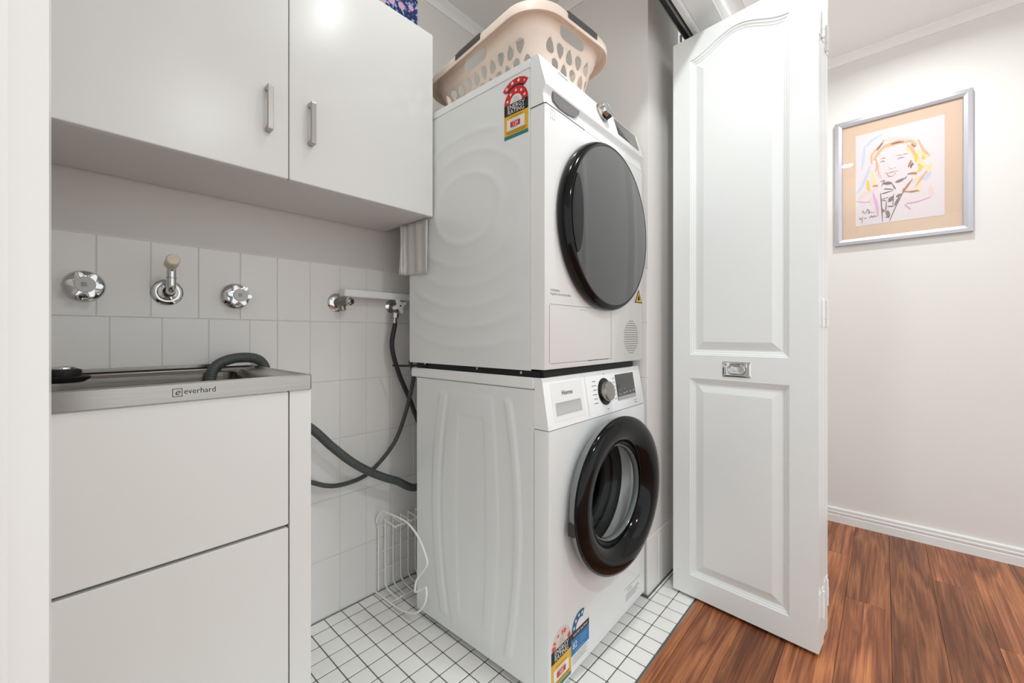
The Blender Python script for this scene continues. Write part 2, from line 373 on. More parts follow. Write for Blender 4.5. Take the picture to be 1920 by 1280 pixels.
while y > -2.2:
    xs = [-1.6] + ([.35, 1.92] if k % 3 == 0 else ([-.5, 1.15] if k % 3 == 1 else [.8, 2.28])) + [XH - .003]
    for a, c_ in zip(xs, xs[1:]):
        MB().box(-(c_ - a) / 2 + .0004, (c_ - a) / 2 - .0004, -BW + .0006, 0, -.012, 0).build('floor_board', M_wood, fh, 40, .0006, 1, ((a + c_) / 2, y, 0))
    y -= BW; k += 1
# recessed hall lamps
for nm, (x, y), en in LIGHTS:
    t = thing('downlight', 'round recessed ' + nm, 'light', (x, y, ZC), 0, 'recessed hall lamps')
    MB().lathe([(.058, 0), (.058, -.004), (.050, -.008), (.044, -.004), (.044, 0)], 32, Matrix.Rotation(PI / 2, 4, 'X')).build('trim_ring', M_plas, t, 40)
    MB().lathe([(.0, -.002), (.044, -.002)], 32, Matrix.Rotation(PI / 2, 4, 'X')).build('diffuser', M_lampe, t)
    ld = bpy.data.lights.new('lamp', 'AREA'); ld.shape = 'DISK'; ld.size = .07; ld.energy = en; ld.color = (.945, 1, 1.0); ld.spread = R_(165)
    lo_ = bpy.data.objects.new('lamp_light', ld); C.objects.link(lo_); lo_.location = (x, y, ZC - .012)
t = thing('bulkhead_lamp', 'small round lamp on the inside wall above the cupboard door', 'light', (.67, .553, 2.145))
MB().lathe([(.062, 0), (.062, .016), (.056, .022), (.050, .022)], 32).build('housing', M_plas, t, 40)
MB().lathe([(.050, .022), (.044, .034), (.026, .042), (0, .045)], 32).build('diffuser', M_lampe, t, 50)
ld = bpy.data.lights.new('lamp', 'POINT'); ld.shadow_soft_size = .04; ld.energy = 1.7; ld.color = (.945, 1, 1.0)
lo_ = bpy.data.objects.new('lamp_light', ld); C.objects.link(lo_); lo_.location = (.67, .648, 2.145); lo_.rotation_euler = (PI / 2, 0, PI)
lo_.rotation_euler = Vector((0, 1, 0)).to_track_quat('-Z', 'Z').to_euler()
# ================================================================== wall cabinet
cb = thing('wall_cabinet', 'white two door wall cabinet hung above the taps', 'cabinet', (0, 0, 1.336))
XC0, XCM, XC1, YD = -.062, .380, .8165, 1.088
b = MB().box(XC0, XC1, YD + .018, YW - .006, 0, .016).box(XC0, XC1, YD + .018, YW - .006, .573, .589).box(XC0, XC0 + .016, YD + .018, YW - .006, .016, .573).box(XC1 - .016, XC1, YD + .018, YW - .006, .016, .573).box(XC0 + .016, XC1 - .016, YW - .016, YW - .006, .016, .573)
b.build('carcass', M_carc, cb)
def cab_handle(x, par):
    z0, z1, yd = .0955, .2025, YD
    b = MB(); p = [(yd - .0005, z0), (yd - .023, z0 + .001), (yd - .024, z0 + .004), (yd - .024, z1 - .004), (yd - .023, z1 - .001), (yd - .0005, z1), (yd - .0005, z1 - .010), (yd - .014, z1 - .012), (yd - .0165, z1 - .017), (yd - .0165, z0 + .017), (yd - .014, z0 + .012), (yd - .0005, z0 + .010)]
    n = len(p); b.loops([[(x + s_ * .006, a, z) for a, z in p] for s_ in (-1, 1)], False, False)
    for s_, o_ in ((0, 0), (1, n)):
        for q in ((0, 1, 10, 11), (1, 2, 9, 10), (2, 3, 8, 9), (3, 4, 7, 8), (4, 5, 6, 7)): b.f.append(tuple(i + o_ for i in q))
    b.build('handle', M_satin, par, None, .0008, 1)
d1 = box('door', M_lam, XC0 + .001, XCM - .0012, YD, YD + .0175, -.002, .588, cb, .0012, 2); cab_handle(.3326, d1)
d2 = box('door', M_lam, XCM + .0012, XC1 - .0008, YD, YD + .0175, -.002, .588, cb, .0012, 2); cab_handle(.4306, d2)
# storage box on the cabinet
t = thing('storage_box', 'navy fabric box printed with pink animals on the wall cabinet', 'box', (.65, 1.22, 1.9255))
b = MB(); b.loops([rrect(-.13, .129, -.102, .10, .004, z, 2) for z in (0, .10)] + [rrect(-.125, .124, -.097, .095, .004, z, 2) for z in (.10, .006)], True, True); b.build('body', M_fab, t, 40)
b = MB(); b.loops([rrect(-.1305, .1295, -.1025, .1005, .004, z, 2) for z in (.096, .1025)] + [rrect(-.124, .123, -.096, .094, .004, z, 2) for z in (.1025, .096)], False, False); b.build('rim', mat('dark hem', (44, 38, 60), .8), t, 40)
# ================================================================== sink unit
YS, XS0, XS1, ZS = .953, -.062, .381, .862
tc_ = thing('tub_cabinet', 'white metal cabinet under the stainless laundry sink', 'cabinet', (0, 0, 0))
b = MB().box(XS1 - .045, XS1 - .0005, YS + .004, YW - .012, .0, ZS - .034).box(XS0, XS0 + .03, YS + .02, YW - .012, 0, ZS - .034).box(XS0 + .03, XS1 - .045, YW - .022, YW - .012, 0, ZS - .034).box(XS0 + .03, XS1 - .045, YS + .03, YW - .022, .02, .035)
b.build('body', M_tub, tc_)
box('inner_panel', M_gap, XS0 + .005, XS1 - .046, YS + .024, YS + .028, .035, ZS - .036, tc_)
box('front_panel', M_tub, XS0, XS1 - .0475, YS + .004, YS + .022, .5395, ZS - .034, tc_, .002)
box('door', M_tub, XS0, XS1 - .0475, YS + .004, YS + .022, .03, .533, tc_, .002)
sk = thing('laundry_sink', 'stainless steel laundry sink bowl on white cabinet', 'sink', (0, 0, ZS))
b = MB(); n_ = 6
L = [rrect(XS0, XS1, YS, YW - .008, .004, -.033, n_), rrect(XS0, XS1, YS, YW - .008, .004, -.002, n_), rrect(XS0 + .002, XS1 - .002, YS + .002, YW - .010, .004, 0, n_),
     rrect(XS0 + .008, XS1 - .008, YS + .010, YW - .018, .006, 0, n_), rrect(XS0 + .012, XS1 - .012, YS + .014, YW - .022, .01, -.004, n_), rrect(XS0 + .022, XS1 - .052, YS + .022, YW - .055, .035, -.005, n_), rrect(XS0 + .028, XS1 - .058, YS + .028, YW - .062, .035, -.012, n_),
     rrect(XS0 + .04, XS1 - .07, YS + .04, YW - .064, .04, -.22, n_), rrect(XS0 + .06, XS1 - .09, YS + .06, YW - .09, .04, -.235, n_)]
b.loops(L, False, True); b.build('bowl', M_steel, sk, 40)
box('rear_ledge', M_steel, XS0 + .003, XS1 - .003, YW - .020, YW - .0082, -.001, .008, sk, .002)
g = MB(); pl = atY(323, 729, YS); lh = .0145; x0 = pl.x; 
for q in ((x0, x0 + .0145, -.0245, -.0235), (x0, x0 + .0145, -.0105, -.0095), (x0, x0 + .001, -.0235, -.0105), (x0 + .0135, x0 + .0145, -.0235, -.0105)): g.box(q[0], q[1], YS - .0003, YS + .001, q[2], q[3])
lg = g.build('logo_frame', M_ink, sk)
text('logo_letter', 'e', .017, M_ink, lg, Matrix.Translation((x0 + .0028, YS - .0001, -.0215)) @ FRONT, shear=.3)
text('logo_text', 'everhard', .0146, M_ink, sk, Matrix.Translation((x0 + .0165, YS - .0001, -.0205)) @ FRONT, sx=.93)
# plug on the rim
p = atZ(120, 709, ZS); t = thing('sink_plug', 'black rubber sink plug with metal top on the sink rim', 'plug', (0.028, 1.075, ZS - .004))
t.location = (.004, 1.13, ZS - .0030)
MB().lathe([(.0, .002), (.028, .003), (.036, .009), (.037, .013), (.03, .0145), (0, .0145)], 32, Matrix.Rotation(PI / 2, 4, 'X')).build('flange', M_rub, t, 40)
MB().lathe([(.024, .0145), (.025, .019), (.024, .026), (.019, .028), (0, .028)], 32, Matrix.Rotation(PI / 2, 4, 'X')).build('body', M_rub, t, 40)
MB().lathe([(.017, .028), (.017, .031), (.012, .033), (0, .033)], 32, Matrix.Rotation(PI / 2, 4, 'X')).build('metal_cap', M_chrome, t, 40)
# ================================================================== taps
def wall_tap(x, z, label):
    t = thing('wall_tap', label, 'tap', (x, YW - .001, z), 0, 'chrome wall taps over the sink')
    MB().lathe([(.037, 0), (.037, -.003), (.034, -.008), (.024, -.013), (.014, -.015), (.0, -.015)], 40).build('escutcheon', M_chrome, t, 50)
    MB().lathe([(.011, -.012), (.011, -.034)], 24).build('spindle', M_chrome, t, 50)
    h = MB(); fl6 = lambda a: 1 - .13 * (1 - abs(math.cos(3 * a + .35))) ** 1 
    h.lathe([(.013, -.030), (.029, -.033), (.0315, -.036), (.0315, -.049), (.0295, -.0515), (.018, -.053), (.0, -.053)], 72, None, False, False, lambda a: 1 - .34 * (0.5 - 0.5 * math.cos(6 * a + .6)) ** 1.1)
    ho = h.build('handle', M_chrome, t, 35)
    MB().lathe([(.0178, -.0515), (.0178, -.0552), (.0168, -.0566), (0, -.057)], 32).build('indicator', mat('indicator grey', (196, 194, 192), .3), ho, 35)
    f = MB()
    for q in ((-.0055, -.0048, -.004, .004), (.0015, .0022, -.004, .004), (-.0048, .0015, .0033, .004), (-.0048, .0015, -.004, -.0033), (-.0035, .0005, -.0005, .0005)): f.box(q[0], q[1], -.0576, -.0566, q[2], q[3])
    f.build('indicator_mark', M_ink, ho)
    return t
wall_tap(.0385, 1.0640, 'chrome wall tap above the sink, nearer the door frame')
wall_tap(.3410, 1.0615, 'chrome wall tap above the sink, beside the spout and nearer the dryer')
t = thing('swivel_spout', 'chrome swivel spout with beige outlet, turned upward between taps', 'spout', (.189, YW - .001, 1.0615))
MB().lathe([(.033, 0), (.033, -.004), (.028, -.008), (.022, -.008), (.020, -.012), (.013, -.014), (.013, -.03)], 40).build('flange', M_chrome, t, 40)
MB().tube(spline([(0, -.02, 0), (0, -.045, 0), (0, -.058, .006), (0, -.062, .020), (0, -.062, .045), (0, -.064, .055)], 6), .0098, 20).build('arm', M_chrome, t, 50)
MB().cyl((0, -.062, .030), (0, -.062, .033), .0105).build('swivel_collar', M_satin, t, 40)
MB().tube([(0, -.062, .050), (0, -.070, .058), (0, -.082, .062)], .0085, 16).build('nose', M_chrome, t, 50)
ou = MB().lathe([(.0, .012), (.0140, .012), (.0145, .0), (.0138, -.014), (.0, -.014)], 32, Matrix.Translation((-.003, -.088, .067)) @ Matrix.Rotation(R_(-14), 4, 'X')).build('outlet', M_bead, t, 40)
MB().lathe([(.0140, -.0145), (.0146, -.019), (.012, -.023), (.0, -.024)], 32, Matrix.Translation((-.003, -.088, .067)) @ Matrix.Rotation(R_(-14), 4, 'X')).build('outlet_cap', M_bead, ou, 40)
# white pipe cover bar
t = tag(box('pipe_cover', M_plas, .640, 1.16, 1.335, 1.375, 1.080, 1.1035, None, .002), 'white rectangular pipe cover bar over the machine taps', 'pipe cover')
# brackets hold it off the wall
for x in (.70, 1.0): box('bracket', M_plas, x, x + .03, 1.375, YW - .001, 1.084, 1.10, t)
t = thing('stop_tap', 'worn nickel machine tap without a handle under the white bar', 'tap', (.637, YW - .001, 1.0605))
MB().lathe([(.031, 0), (.031, -.003), (.026, -.008), (.014, -.010), (.014, -.012)], 36).build('flange', M_chrome, t, 40)
b = MB(); b.cyl((0, -.010, 0), (0, -.040, 0), .0135); b.cyl((0, -.036, 0), (.012, -.062, .001), .0145, .0125); b.cyl((.002, -.036, -.004), (.004, -.038, -.028), .0105); b.build('body', M_brass, t, 35)
b = MB(); b.cyl((.012, -.062, .001), (.016, -.070, .001), .0145, .014, 6); b.cyl((.016, -.070, .001), (.019, -.076, .001), .0095); b.build('spindle', M_chrome, t, 35)
MB().cyl((.019, -.0755, .001), (.0195, -.0768, .001), .0045).build('stem_socket', mat('rust brown', (70, 48, 40), .7), t)
t = thing('stop_tap', 'machine tap with white plastic cross handle feeding the black hose', 'tap', (.846, YW - .001, 1.0575))
MB().lathe([(.024, 0), (.024, -.003), (.018, -.007), (.012, -.009)], 36).build('flange', M_chrome, t, 40)
b = MB(); b.cyl((0, -.006, 0), (0, -.05, 0), .012); b.cyl((0, -.042, .0), (-.010, -.045, -.026), .010); b.build('body', M_brass, t, 35)
b = MB(); b.cyl((-.010, -.045, -.026), (-.012, -.045, -.045), .0150, .0150, 8); b.cyl((-.012, -.045, -.045), (-.0125, -.045, -.068), .0095); b.cyl((-.0122, -.045, -.052), (-.0123, -.045, -.055), .011); b.cyl((-.0124, -.045, -.061), (-.0125, -.045, -.064), .011); b.build('hose_nut', M_satin, t, 35)
b = MB(); cr_ = []
for k in range(4):
    a0 = 90 * k + 22
    cr_ += [(.030 * math.cos(R_(a0 - 11)), .030 * math.sin(R_(a0 - 11))), (.030 * math.cos(R_(a0 + 11)), .030 * math.sin(R_(a0 + 11))), (.0115 * math.cos(R_(a0 + 45)), .0115 * math.sin(R_(a0 + 45)))]
b.prism(cr_, 0, .012, Matrix.Translation((0, -.055, 0)) @ FRONT); ch = b.build('cross_handle', M_plas, t, 40, .0022, 2)
MB().cyl((0, -.0668, 0), (0, -.068, 0), .0032, None, 12).build('screw', M_ink, ch)
# hoses
pth = spline([Vector((.8335, 1.3415, .992)), atY(735, 650, 1.338), atY(748, 700, 1.338), atY(768, 748, 1.335), atY(792, 805, 1.325), (.97, 1.30, .62)], 10)
tag(MB().tube(pth, .0085, 12).build('supply_hose', M_hosed, None, 60), 'black water supply hose hanging from the cross handle tap', 'hose')
def corr(name, pts, r, m, label, step=.0022, amp=.07, period=3):
    q = resample(spline(pts, 24), step)
    return tag(MB().tube(q, r, 14, rf=lambda i: r * (1 + amp * (1 if i % period else -1.4))).build(name, m, None, 70), label, 'hose')
corr('drain_hose', [(.262, 1.30, .74), (.264, 1.31, .82), (.276, 1.318, .862), (.308, 1.328, .8815), (.350, 1.340, .8865), (.386, 1.350, .8795), (.406, 1.352, .855), (.414, 1.348, .80), (.44, 1.33, .74), atY(590, 808, 1.31), atY(620, 835, 1.305), atY(660, 866, 1.30), atY(700, 887, 1.295), atY(740, 900, 1.29), atY(788, 908, 1.285), (.99, 1.285, .57)], .0132, M_hoseg, 'thick grey drain hose hooked over the sink edge', .0022, .05)
corr('condensate_hose', [(.47, 1.352, .66), atY(560, 888, 1.352), atY(592, 906, 1.352), atY(632, 910, 1.352), atY(680, 894, 1.35), atY(712, 866, 1.345), atY(740, 828, 1.325), atY(757, 785, 1.305), atY(770, 735, 1.285), atY(776, 700, 1.275), (.86, 1.275, .86), (.95, 1.285, .90)], .0072, M_hoseg, 'thin dark ribbed hose looping below the thick drain hose', .0022, .09)
# hanging plastic sheet between cabinet and dryer
b = MB(); NU, NV = 26, 12; vs = []
for j in range(NV + 1):
    for i in range(NU + 1):
        u = i / NU; v = j / NV; z = 1.333 - v * (.182 - .01 * u)
        if u < .62: y = 1.112 + .122 * u / .62; x = .8125 - .0028 * math.sin(u * 26 + v) - .0012 * math.sin(u * 61)
        else: q = (u - .62) / .38; y = 1.234 + .022 * q; x = .8125 - .012 * q + .004 * math.sin(q * 14 + 2 * v)
        vs.append((x - .003 * v * (1 if u > .62 else .2), y, z))
b.add(vs, [(j * (NU + 1) + i, j * (NU + 1) + i + 1, (j + 1) * (NU + 1) + i + 1, (j + 1) * (NU + 1) + i) for j in range(NV) for i in range(NU)])
o = b.build('plastic_sheet', M_sheet, None, 60); md = o.modifiers.new('s', 'SOLIDIFY'); md.thickness = .001
tag(o, 'crinkled milky plastic sheet hanging from the cabinet beside the dryer', 'plastic sheet')
# ================================================================== labels on machines
def rating(parent, base, kind, wd=.0835):
    # drawing plane: x right, y up, origin bottom left of the label; base maps it on the machine
    P = lambda poly, d, name, m, par: MB().prism(poly, d, d + .0003, base).build(name, m, par)
    rect = lambda x0, x1, y0, y1: [(x0, y0), (x1, y0), (x1, y1), (x0, y1)]
    T = lambda x, y, d=.0012: base @ Matrix.Translation((x, y, d))
    s = wd / .0835
    if kind == 'energy':
        root = P(rect(0, wd, .010, .064), 0, 'energy_label', M_yel, parent); root['label'] = 'energy rating sticker with red arch, black band and yellow base'
        P(rect(0, wd, 0, .010), 0, 'label_foot', M_teal, root)
        P(rect(0, wd, .064, .094), 0, 'label_band', M_ink, root)
        P(sector(wd / 2, .094, 0.0, wd / 2, 0, 180), 0, 'label_arch', M_red, root)
        P(circ(wd / 2, .094, wd * .25, 16, 0, 180), .0004, 'label_arch_centre', M_wlab, root)
        P(sector(wd / 2, .094, wd * .56, wd * .76, 48, 138), 0, 'label_super_arc', M_red, root)
        P(sector(wd / 2, .094, wd * .505, wd * .56, 52, 132), 0, 'label_super_band', M_ink, root)
        for a in (18, 54, 90, 126, 162): P(star(wd / 2 + wd * .375 * math.cos(R_(a)), .094 + wd * .375 * math.sin(R_(a)), .0052), .0004, 'label_star', M_wlab, root)
        for i, a in enumerate((58, 80, 103, 126)): P(star(wd / 2 + wd * .66 * math.cos(R_(a)), .094 + wd * .66 * math.sin(R_(a)), .0062 if i else .0035), .0004, 'label_star', M_wlab, root)
        for k in range(3): P(rect(wd * .34 + .002 * k, wd * .66 - .002 * k, .097 + .005 * k, .0978 + .005 * k), .0008, 'label_print', M_grey, root)
    elif kind == 'worn':
        root = P(rect(0, wd, .010, .073), 0, 'energy_label', M_yel, parent); root['label'] = 'worn energy rating sticker with its red arch rubbed away'
        P(rect(0, wd, 0, .010), 0, 'label_foot', M_teal, root)
        P(rect(0, wd, .073, .105), 0, 'label_band', M_ink, root)
        P(circ(wd / 2, .105, wd / 2, 20, 0, 180), 0, 'label_arch', mat('faded label paper', (222, 208, 202), .6), root)
        for (a, r0, r1, da) in ((12, .32, .46, 10), (64, .30, .42, 9), (84, .26, .4, 5), (170, .3, .48, 9), (150, .34, .46, 5), (118, .33, .4, 6)): P(sector(wd / 2, .105, wd * r0, wd * r1, a - da, a + da, 4), .0004, 'label_arch_remnant', mat('faded label red', (214, 92, 76), .5), root)
        for k in range(3): P(rect(wd * .36 + .002 * k, wd * .64 - .002 * k, .110 + .006 * k, .1108 + .006 * k), .0008, 'label_print', M_grey, root)
    else:
        root = P(rect(0, wd, .034, .078), 0, 'water_label', M_blue, parent); root['label'] = 'blue water rating sticker with the figure 82'
        P(rect(0, wd, 0, .034), 0, 'label_paper', M_wlab, root)
        P(rect(0, wd, .078, .096), 0, 'label_band', M_ink, root)
        P(circ(wd / 2, .096, wd / 2 - .002, 20, 0, 180), 0, 'label_arch_paper', M_wlab, root)
        P(sector(wd / 2, .096, wd * .26, wd * .48, 62, 180), .0004, 'label_arch', M_navy, root)
        for a in (76, 104, 134, 164): P(star(wd / 2 + wd * .375 * math.cos(R_(a)), .096 + wd * .375 * math.sin(R_(a)), .0065), .0008, 'label_star', M_wlab, root)
        text('label_text', 'WATER RATING', .0105, M_wlab, root, T(wd / 2, .083, .0006), 'CENTER', 1.0)
        text('label_figure', '82', .025, M_wlab, root, T(.006, .050, .0006), 'LEFT', .95)
        for k in range(3): P(rect(.046, .046 + .034 - .006 * (k == 2), .066 - .007 * k, .0672 - .007 * k), .0004, 'label_print', mat('pale blue print', (150, 190, 220), .5), root)
        P(rect(.018, .066, .0395, .0412), .0004, 'label_print', mat('pale blue print', (150, 190, 220), .5), root)
        for k in range(5): P(rect(.006, wd - .008 - .012 * (k % 2), .0275 - .005 * k, .0286 - .005 * k), .0004, 'label_print', M_grey, root)
        return root
    y0 = .0795 if kind == 'energy' else .0895
    text('label_text', 'ENERGY', .0165 * s, M_wlab, root, T(wd / 2, y0 + .0005, .0006), 'CENTER', .98)
    text('label_text', 'RATING', .0165 * s, M_wlab, root, T(wd / 2, y0 - .0125 * (1 if kind == 'energy' else 1.08), .0006), 'CENTER', .98)
    P(rect(.010, wd - .012, .0225, .0525), .0004, 'label_panel', M_wlab, root)
    P(rect(.023, wd - .027, .0295, .0440), .0008, 'label_red_box', M_red, root)
    text('label_figure', '129' if kind == 'energy' else '105', .0135, M_wlab, root, T(wd / 2 - .002, .0322, .0012), 'CENTER')
    P(rect(.022, wd - .03, .0468, .0478), .0008, 'label_print', M_grey, root); P(rect(.028, wd - .034, .0262, .0270), .0008, 'label_print', M_grey, root)
    P(rect(.020, wd - .022, .0578, .0586), .0004, 'label_print', M_ink, root); P(rect(.006, wd - .006, .0185, .0196), .0004, 'label_print', M_ink, root); P(rect(.010, wd - .010, .0138, .0149), .0004, 'label_print', M_ink, root)
    return root
def grid_side(y0, y1, z0, z1, hf, step=.005):
    ny, nz = int((y1 - y0) / step) + 1, int((z1 - z0) / step) + 1; vs = []; fs = []
    for j in range(nz + 1):
        for i in range(ny + 1):
            y = y0 + (y1 - y0) * i / ny; z = z0 + (z1 - z0) * j / nz
            edge = i in (0, ny) or j in (0, nz)
            vs.append((-.0005 - (0 if edge else hf(y, z)), y, z))
    for j in range(nz):
        for i in range(ny): a = j * (ny + 1) + i; fs.append((a, a + ny + 1, a + ny + 2, a + 1))
    n = len(vs)
    rim = [i for i in range(ny + 1)] + [j * (ny + 1) + ny for j in range(1, nz + 1)] + [nz * (ny + 1) + i for i in range(ny - 1, -1, -1)] + [j * (ny + 1) for j in range(nz - 1, 0, -1)]
    vs += [(.004, vs[i][1], vs[i][2]) for i in rim]; k = len(rim)
    for i in range(k): fs.append((rim[i], rim[(i + 1) % k], n + (i + 1) % k, n + i))
    fs.append(tuple(n + i for i in range(k)))
    return MB().add(vs, fs)
# ================================================================== washing machine
WW = .592
wm = thing('washing_machine', 'white front loading washing machine with ajar black porthole door', 'washing machine', (.832, .630, 0), R_(1.4))
for x in (.04, WW - .04):
    for y in (.07, .49): MB().lathe([(.02, 0), (.022, -.004), (.022, -.018), (.012, -.022)], 20, Matrix.Translation((x, y, 0)) @ Matrix.Rotation(-PI / 2, 4, 'X'), True, True).build('foot', M_rub, wm, 40)
MB().box(.004, WW, .047, .550, .022, .026).box(WW - .01, WW, .047, .55, .026, .806).box(.004, WW, .540, .55, .026, .806).box(.004, WW - .01, .047, .54, .800, .806).build('cabinet', M_enam, wm)
def wside(y, z):
    t = 1 - ((z - .42) / .37) ** 2; t = max(t, -.2)
    band = lambda a, b, ba, bb, zt, zb: smooth01(0, .007, y - (a + ba * t)) * smooth01(0, .007, (b + bb * t) - y) * smooth01(0, .012, zt - z) * smooth01(0, .03, z - zb)
    h = band(.128, .158, -.040, -.040, .775, .05) + .9 * band(.385, .425, .045, .045, .775, .05)
    h += .55 * band(.197, .372, -.026, .05, .778, .03)
    tz = max(0, (.712 - z)); inr = band(.235, .334, -.016, .018, .714, .08)
    return .0030 * (h - .55 * inr)
grid_side(.047, .550, .024, .8055, wside).build('side_panel', M_enam, wm, 70, fix=False)
box('lid', M_plas, -.001, WW + .001, .047, .583, .8075, .838, wm, .003)
# front panel with porthole
cx, cz, rh = WW / 2, .476, .185; N_ = 64
sq = []; ci = []
for i in range(N_):
    a = 2 * PI * i / N_ + PI / 4; c_, s_ = math.cos(a), math.sin(a); ci.append((cx + rh * c_, cz + rh * s_))
    hx, hu, hd = WW / 2, .7035 - cz, cz - .022
    k = min(hx / abs(c_) if abs(c_) > 1e-6 else 9, (hu if s_ > 0 else hd) / abs(s_) if abs(s_) > 1e-6 else 9); sq.append((cx + k * c_, cz + k * s_))
for (px_, pz_) in ((0, .022), (WW, .022), (0, .7035), (WW, .7035)):
    i = min(range(N_), key=lambda k: (sq[k][0] - px_) ** 2 + (sq[k][1] - pz_) ** 2); sq[i] = (px_, pz_)
b = MB(); b.loops([[(x, .046, z) for x, z in sq], [(x, .004, z) for x, z in sq], [(cx + (x - cx) * .992, 0, cz + (z - cz) * .995) for x, z in sq], [(x, 0, z) for x, z in ci], [(cx + (x - cx) * .93, .03, cz + (z - cz) * .93) for x, z in ci]])
b.build('front_panel', M_enam, wm, 35)
MB().lathe([(.172, .028), (.160, .034), (.150, .05), (.158, .064), (.14, .075), (.142, .09)], 56, Matrix.Translation((cx, 0, cz))).build('gasket', M_gask, wm, 40)
MB().lathe([(.142, .09), (.23, .10), (.24, .12), (.24, .40), (.22, .42), (0, .42)], 56, Matrix.Translation((cx, 0, cz))).build('drum', M_drum, wm, 40)
# fascia
fp = [(.0, .7055), (.0005, .709), (.0212, .834), (.025, .838), (.046, .838), (.046, .7055)]
b = MB(); b.loops([[(x, y, z) for y, z in fp] for x in (0, .0)], False, False); b = MB()
b.loops([[(.0015, .0015 + y * .97, z) for y, z in fp], [(.004, y, z) for y, z in fp], [(WW - .004, y, z) for y, z in fp], [(WW - .0015, .0015 + y * .97, z) for y, z in fp]], True, True)
fa = b.build('control_panel', M_plas, wm, 40)
SL = math.atan2(.0207, .125); FW = Matrix.Translation((0, .0003, .709)) @ Matrix.Rotation(PI / 2 - SL, 4, 'X')   # drawing plane on fascia; y measured up the slope
def up(z): return (z - .709) / math.cos(SL)
PW = lambda name, poly, d0, d1, m, par=fa, **k: MB().prism(poly, d0, d1, FW).build(name, m, par, **k)
RC = lambda x0, x1, z0, z1: [(x0, up(z0)), (x1, up(z0)), (x1, up(z1)), (x0, up(z1))]
dr = PW('drawer_front', RC(.030, .186, .722, .822), -.001, .0004, M_plas)
b = MB(); z0, z1 = up(.737), up(.7700)
b.loops([[(.044, z0, .0012), (.170, z0, .0012), (.170, z1, .0012), (.044, z1, .0012)], [(.047, z0 + .003, .0016), (.167, z0 + .003, .0016), (.167, z1 - .001, .0016), (.047, z1 - .001, .0016)], [(.050, z0 + .008, .0006), (.164, z0 + .008, .0006), (.164, z1 - .003, .0006), (.050, z1 - .003, .0006)]], False, True, FW)
b.build('drawer_grip', mat('recess grey', (196, 196, 196), .35), dr, 30)
text('brand_text', 'Hisense', .0175, M_ink, fa, FW @ Matrix.Translation((.078, up(.788), .0010)), 'LEFT', .98)
kb = MB().lathe([(.042, 0), (.042, -.0015), (.040, -.002)], 40, FW @ Matrix.Translation((.315, up(.7735), 0)) @ Matrix.Rotation(-PI / 2, 4, 'X'), False, True).build('dial_base', M_black, fa, 40)
KX = FW @ Matrix.Translation((.315, up(.7735), 0)) @ Matrix.Rotation(-PI / 2, 4, 'X')
MB().lathe([(.030, -.002), (.0305, -.017), (.029, -.020), (.026, -.0195), (0, -.0185)], 48, KX).build('dial', M_satin, fa, 35)
ds_ = PW('display', RC(.395, .529, .736, .819), .0002, .0014, M_disp)
PW('display_strip', RC(.395, .529, .736, .7475), .0014, .0018, M_dispg, ds_)
for k, x in enumerate((.405, .435, .455, .482, .508)): PW('display_mark', RC(x, x + .014, .7535 + .001 * k, .7555 + .001 * k), .0014, .0016, M_lgrey, ds_)
PW('display_mark', RC(.412, .426, .768, .7695), .0014, .0016, M_grey, ds_); PW('display_mark', RC(.442, .456, .770, .7715), .0014, .0016, M_grey, ds_)
for k in range(6):
    z = .808 - .013 * k; PW('dial_print', RC(.245 - .004 * (k % 2), .266, z, z + .0022), .0002, .0005, M_grey); PW('dial_print', RC(.374, .388, z, z + .0022), .0002, .0005, M_grey)
PW('dial_print', RC(.318, .324, .826, .829), .0002, .0005, M_grey); PW('dial_print', RC(.317, .326, .718, .7205), .0002, .0005, M_grey); PW('model_print', RC(.505, .535, .724, .7255), .0002, .0005, M_grey); PW('model_print', RC(.515, .530, .716, .719), .0002, .0005, M_grey)
PW('drawer_seam', RC(.205, .2065, .716, .828), .0001, .0003, M_lgrey)
# porthole door, hinged on its left and ajar
DOOR = Matrix.Translation((.068, -.003, cz)) @ Matrix.Rotation(R_(-4.8), 4, 'Z') @ Matrix.Translation((.230, 0, 0))
dr = MB().lathe([(.150, -.004), (.206, -.002), (.219, -.006), (.226, -.014), (.230, -.026), (.230, -.031)], 80, DOOR).build('door', M_shell, wm, 40)
MB().lathe([(.230, -.031), (.2295, -.037), (.225, -.043), (.216, -.0475), (.198, -.050), (.180, -.048), (.163, -.041), (.151, -.030), (.145, -.018), (.143, -.008)], 80, DOOR).build('door_ring', M_black, dr, 50)
MB().lathe([(.143, -.008), (.1415, -.012), (.1385, -.013), (.1365, -.008), (.1360, .004)], 64, DOOR).build('inner_ring', M_shell, dr, 40)
MB().lathe([(.1365, -.004), (.132, .022), (.124, .055), (.110, .076), (.084, .086), (.04, .090), (0, .091)], 64, DOOR).build('glass_bowl', M_bowl, dr, 60)
MB().lathe([(.144, -.006), (.144, .004), (.152, .004)], 64, DOOR).build('door_back', M_gask, dr, 40)
b = MB(); b.box(-.232, -.222, -.030, -.012, -.055, -.020, DOOR); b.build('latch', M_gap, dr, None, .001, 1)
rating(wm, Matrix.Translation((.0115, -.0004, .030)) @ FRONT, 'worn', .0915)
rating(wm, Matrix.Translation((.1045, -.0004, .038)) @ FRONT, 'water', .0935)
for k, (x0, x1, z) in enumerate(((.43, .55, .100), (.455, .485, .092), (.452, .490, .087), (.44, .54, .078), (.44, .545, .073), (.44, .53, .068), (.44, .535, .063), (.44, .52, .058))): MB().box(x0, x1, -.0004, .001, z, z + .0014).build('notice_print', M_grey, wm)
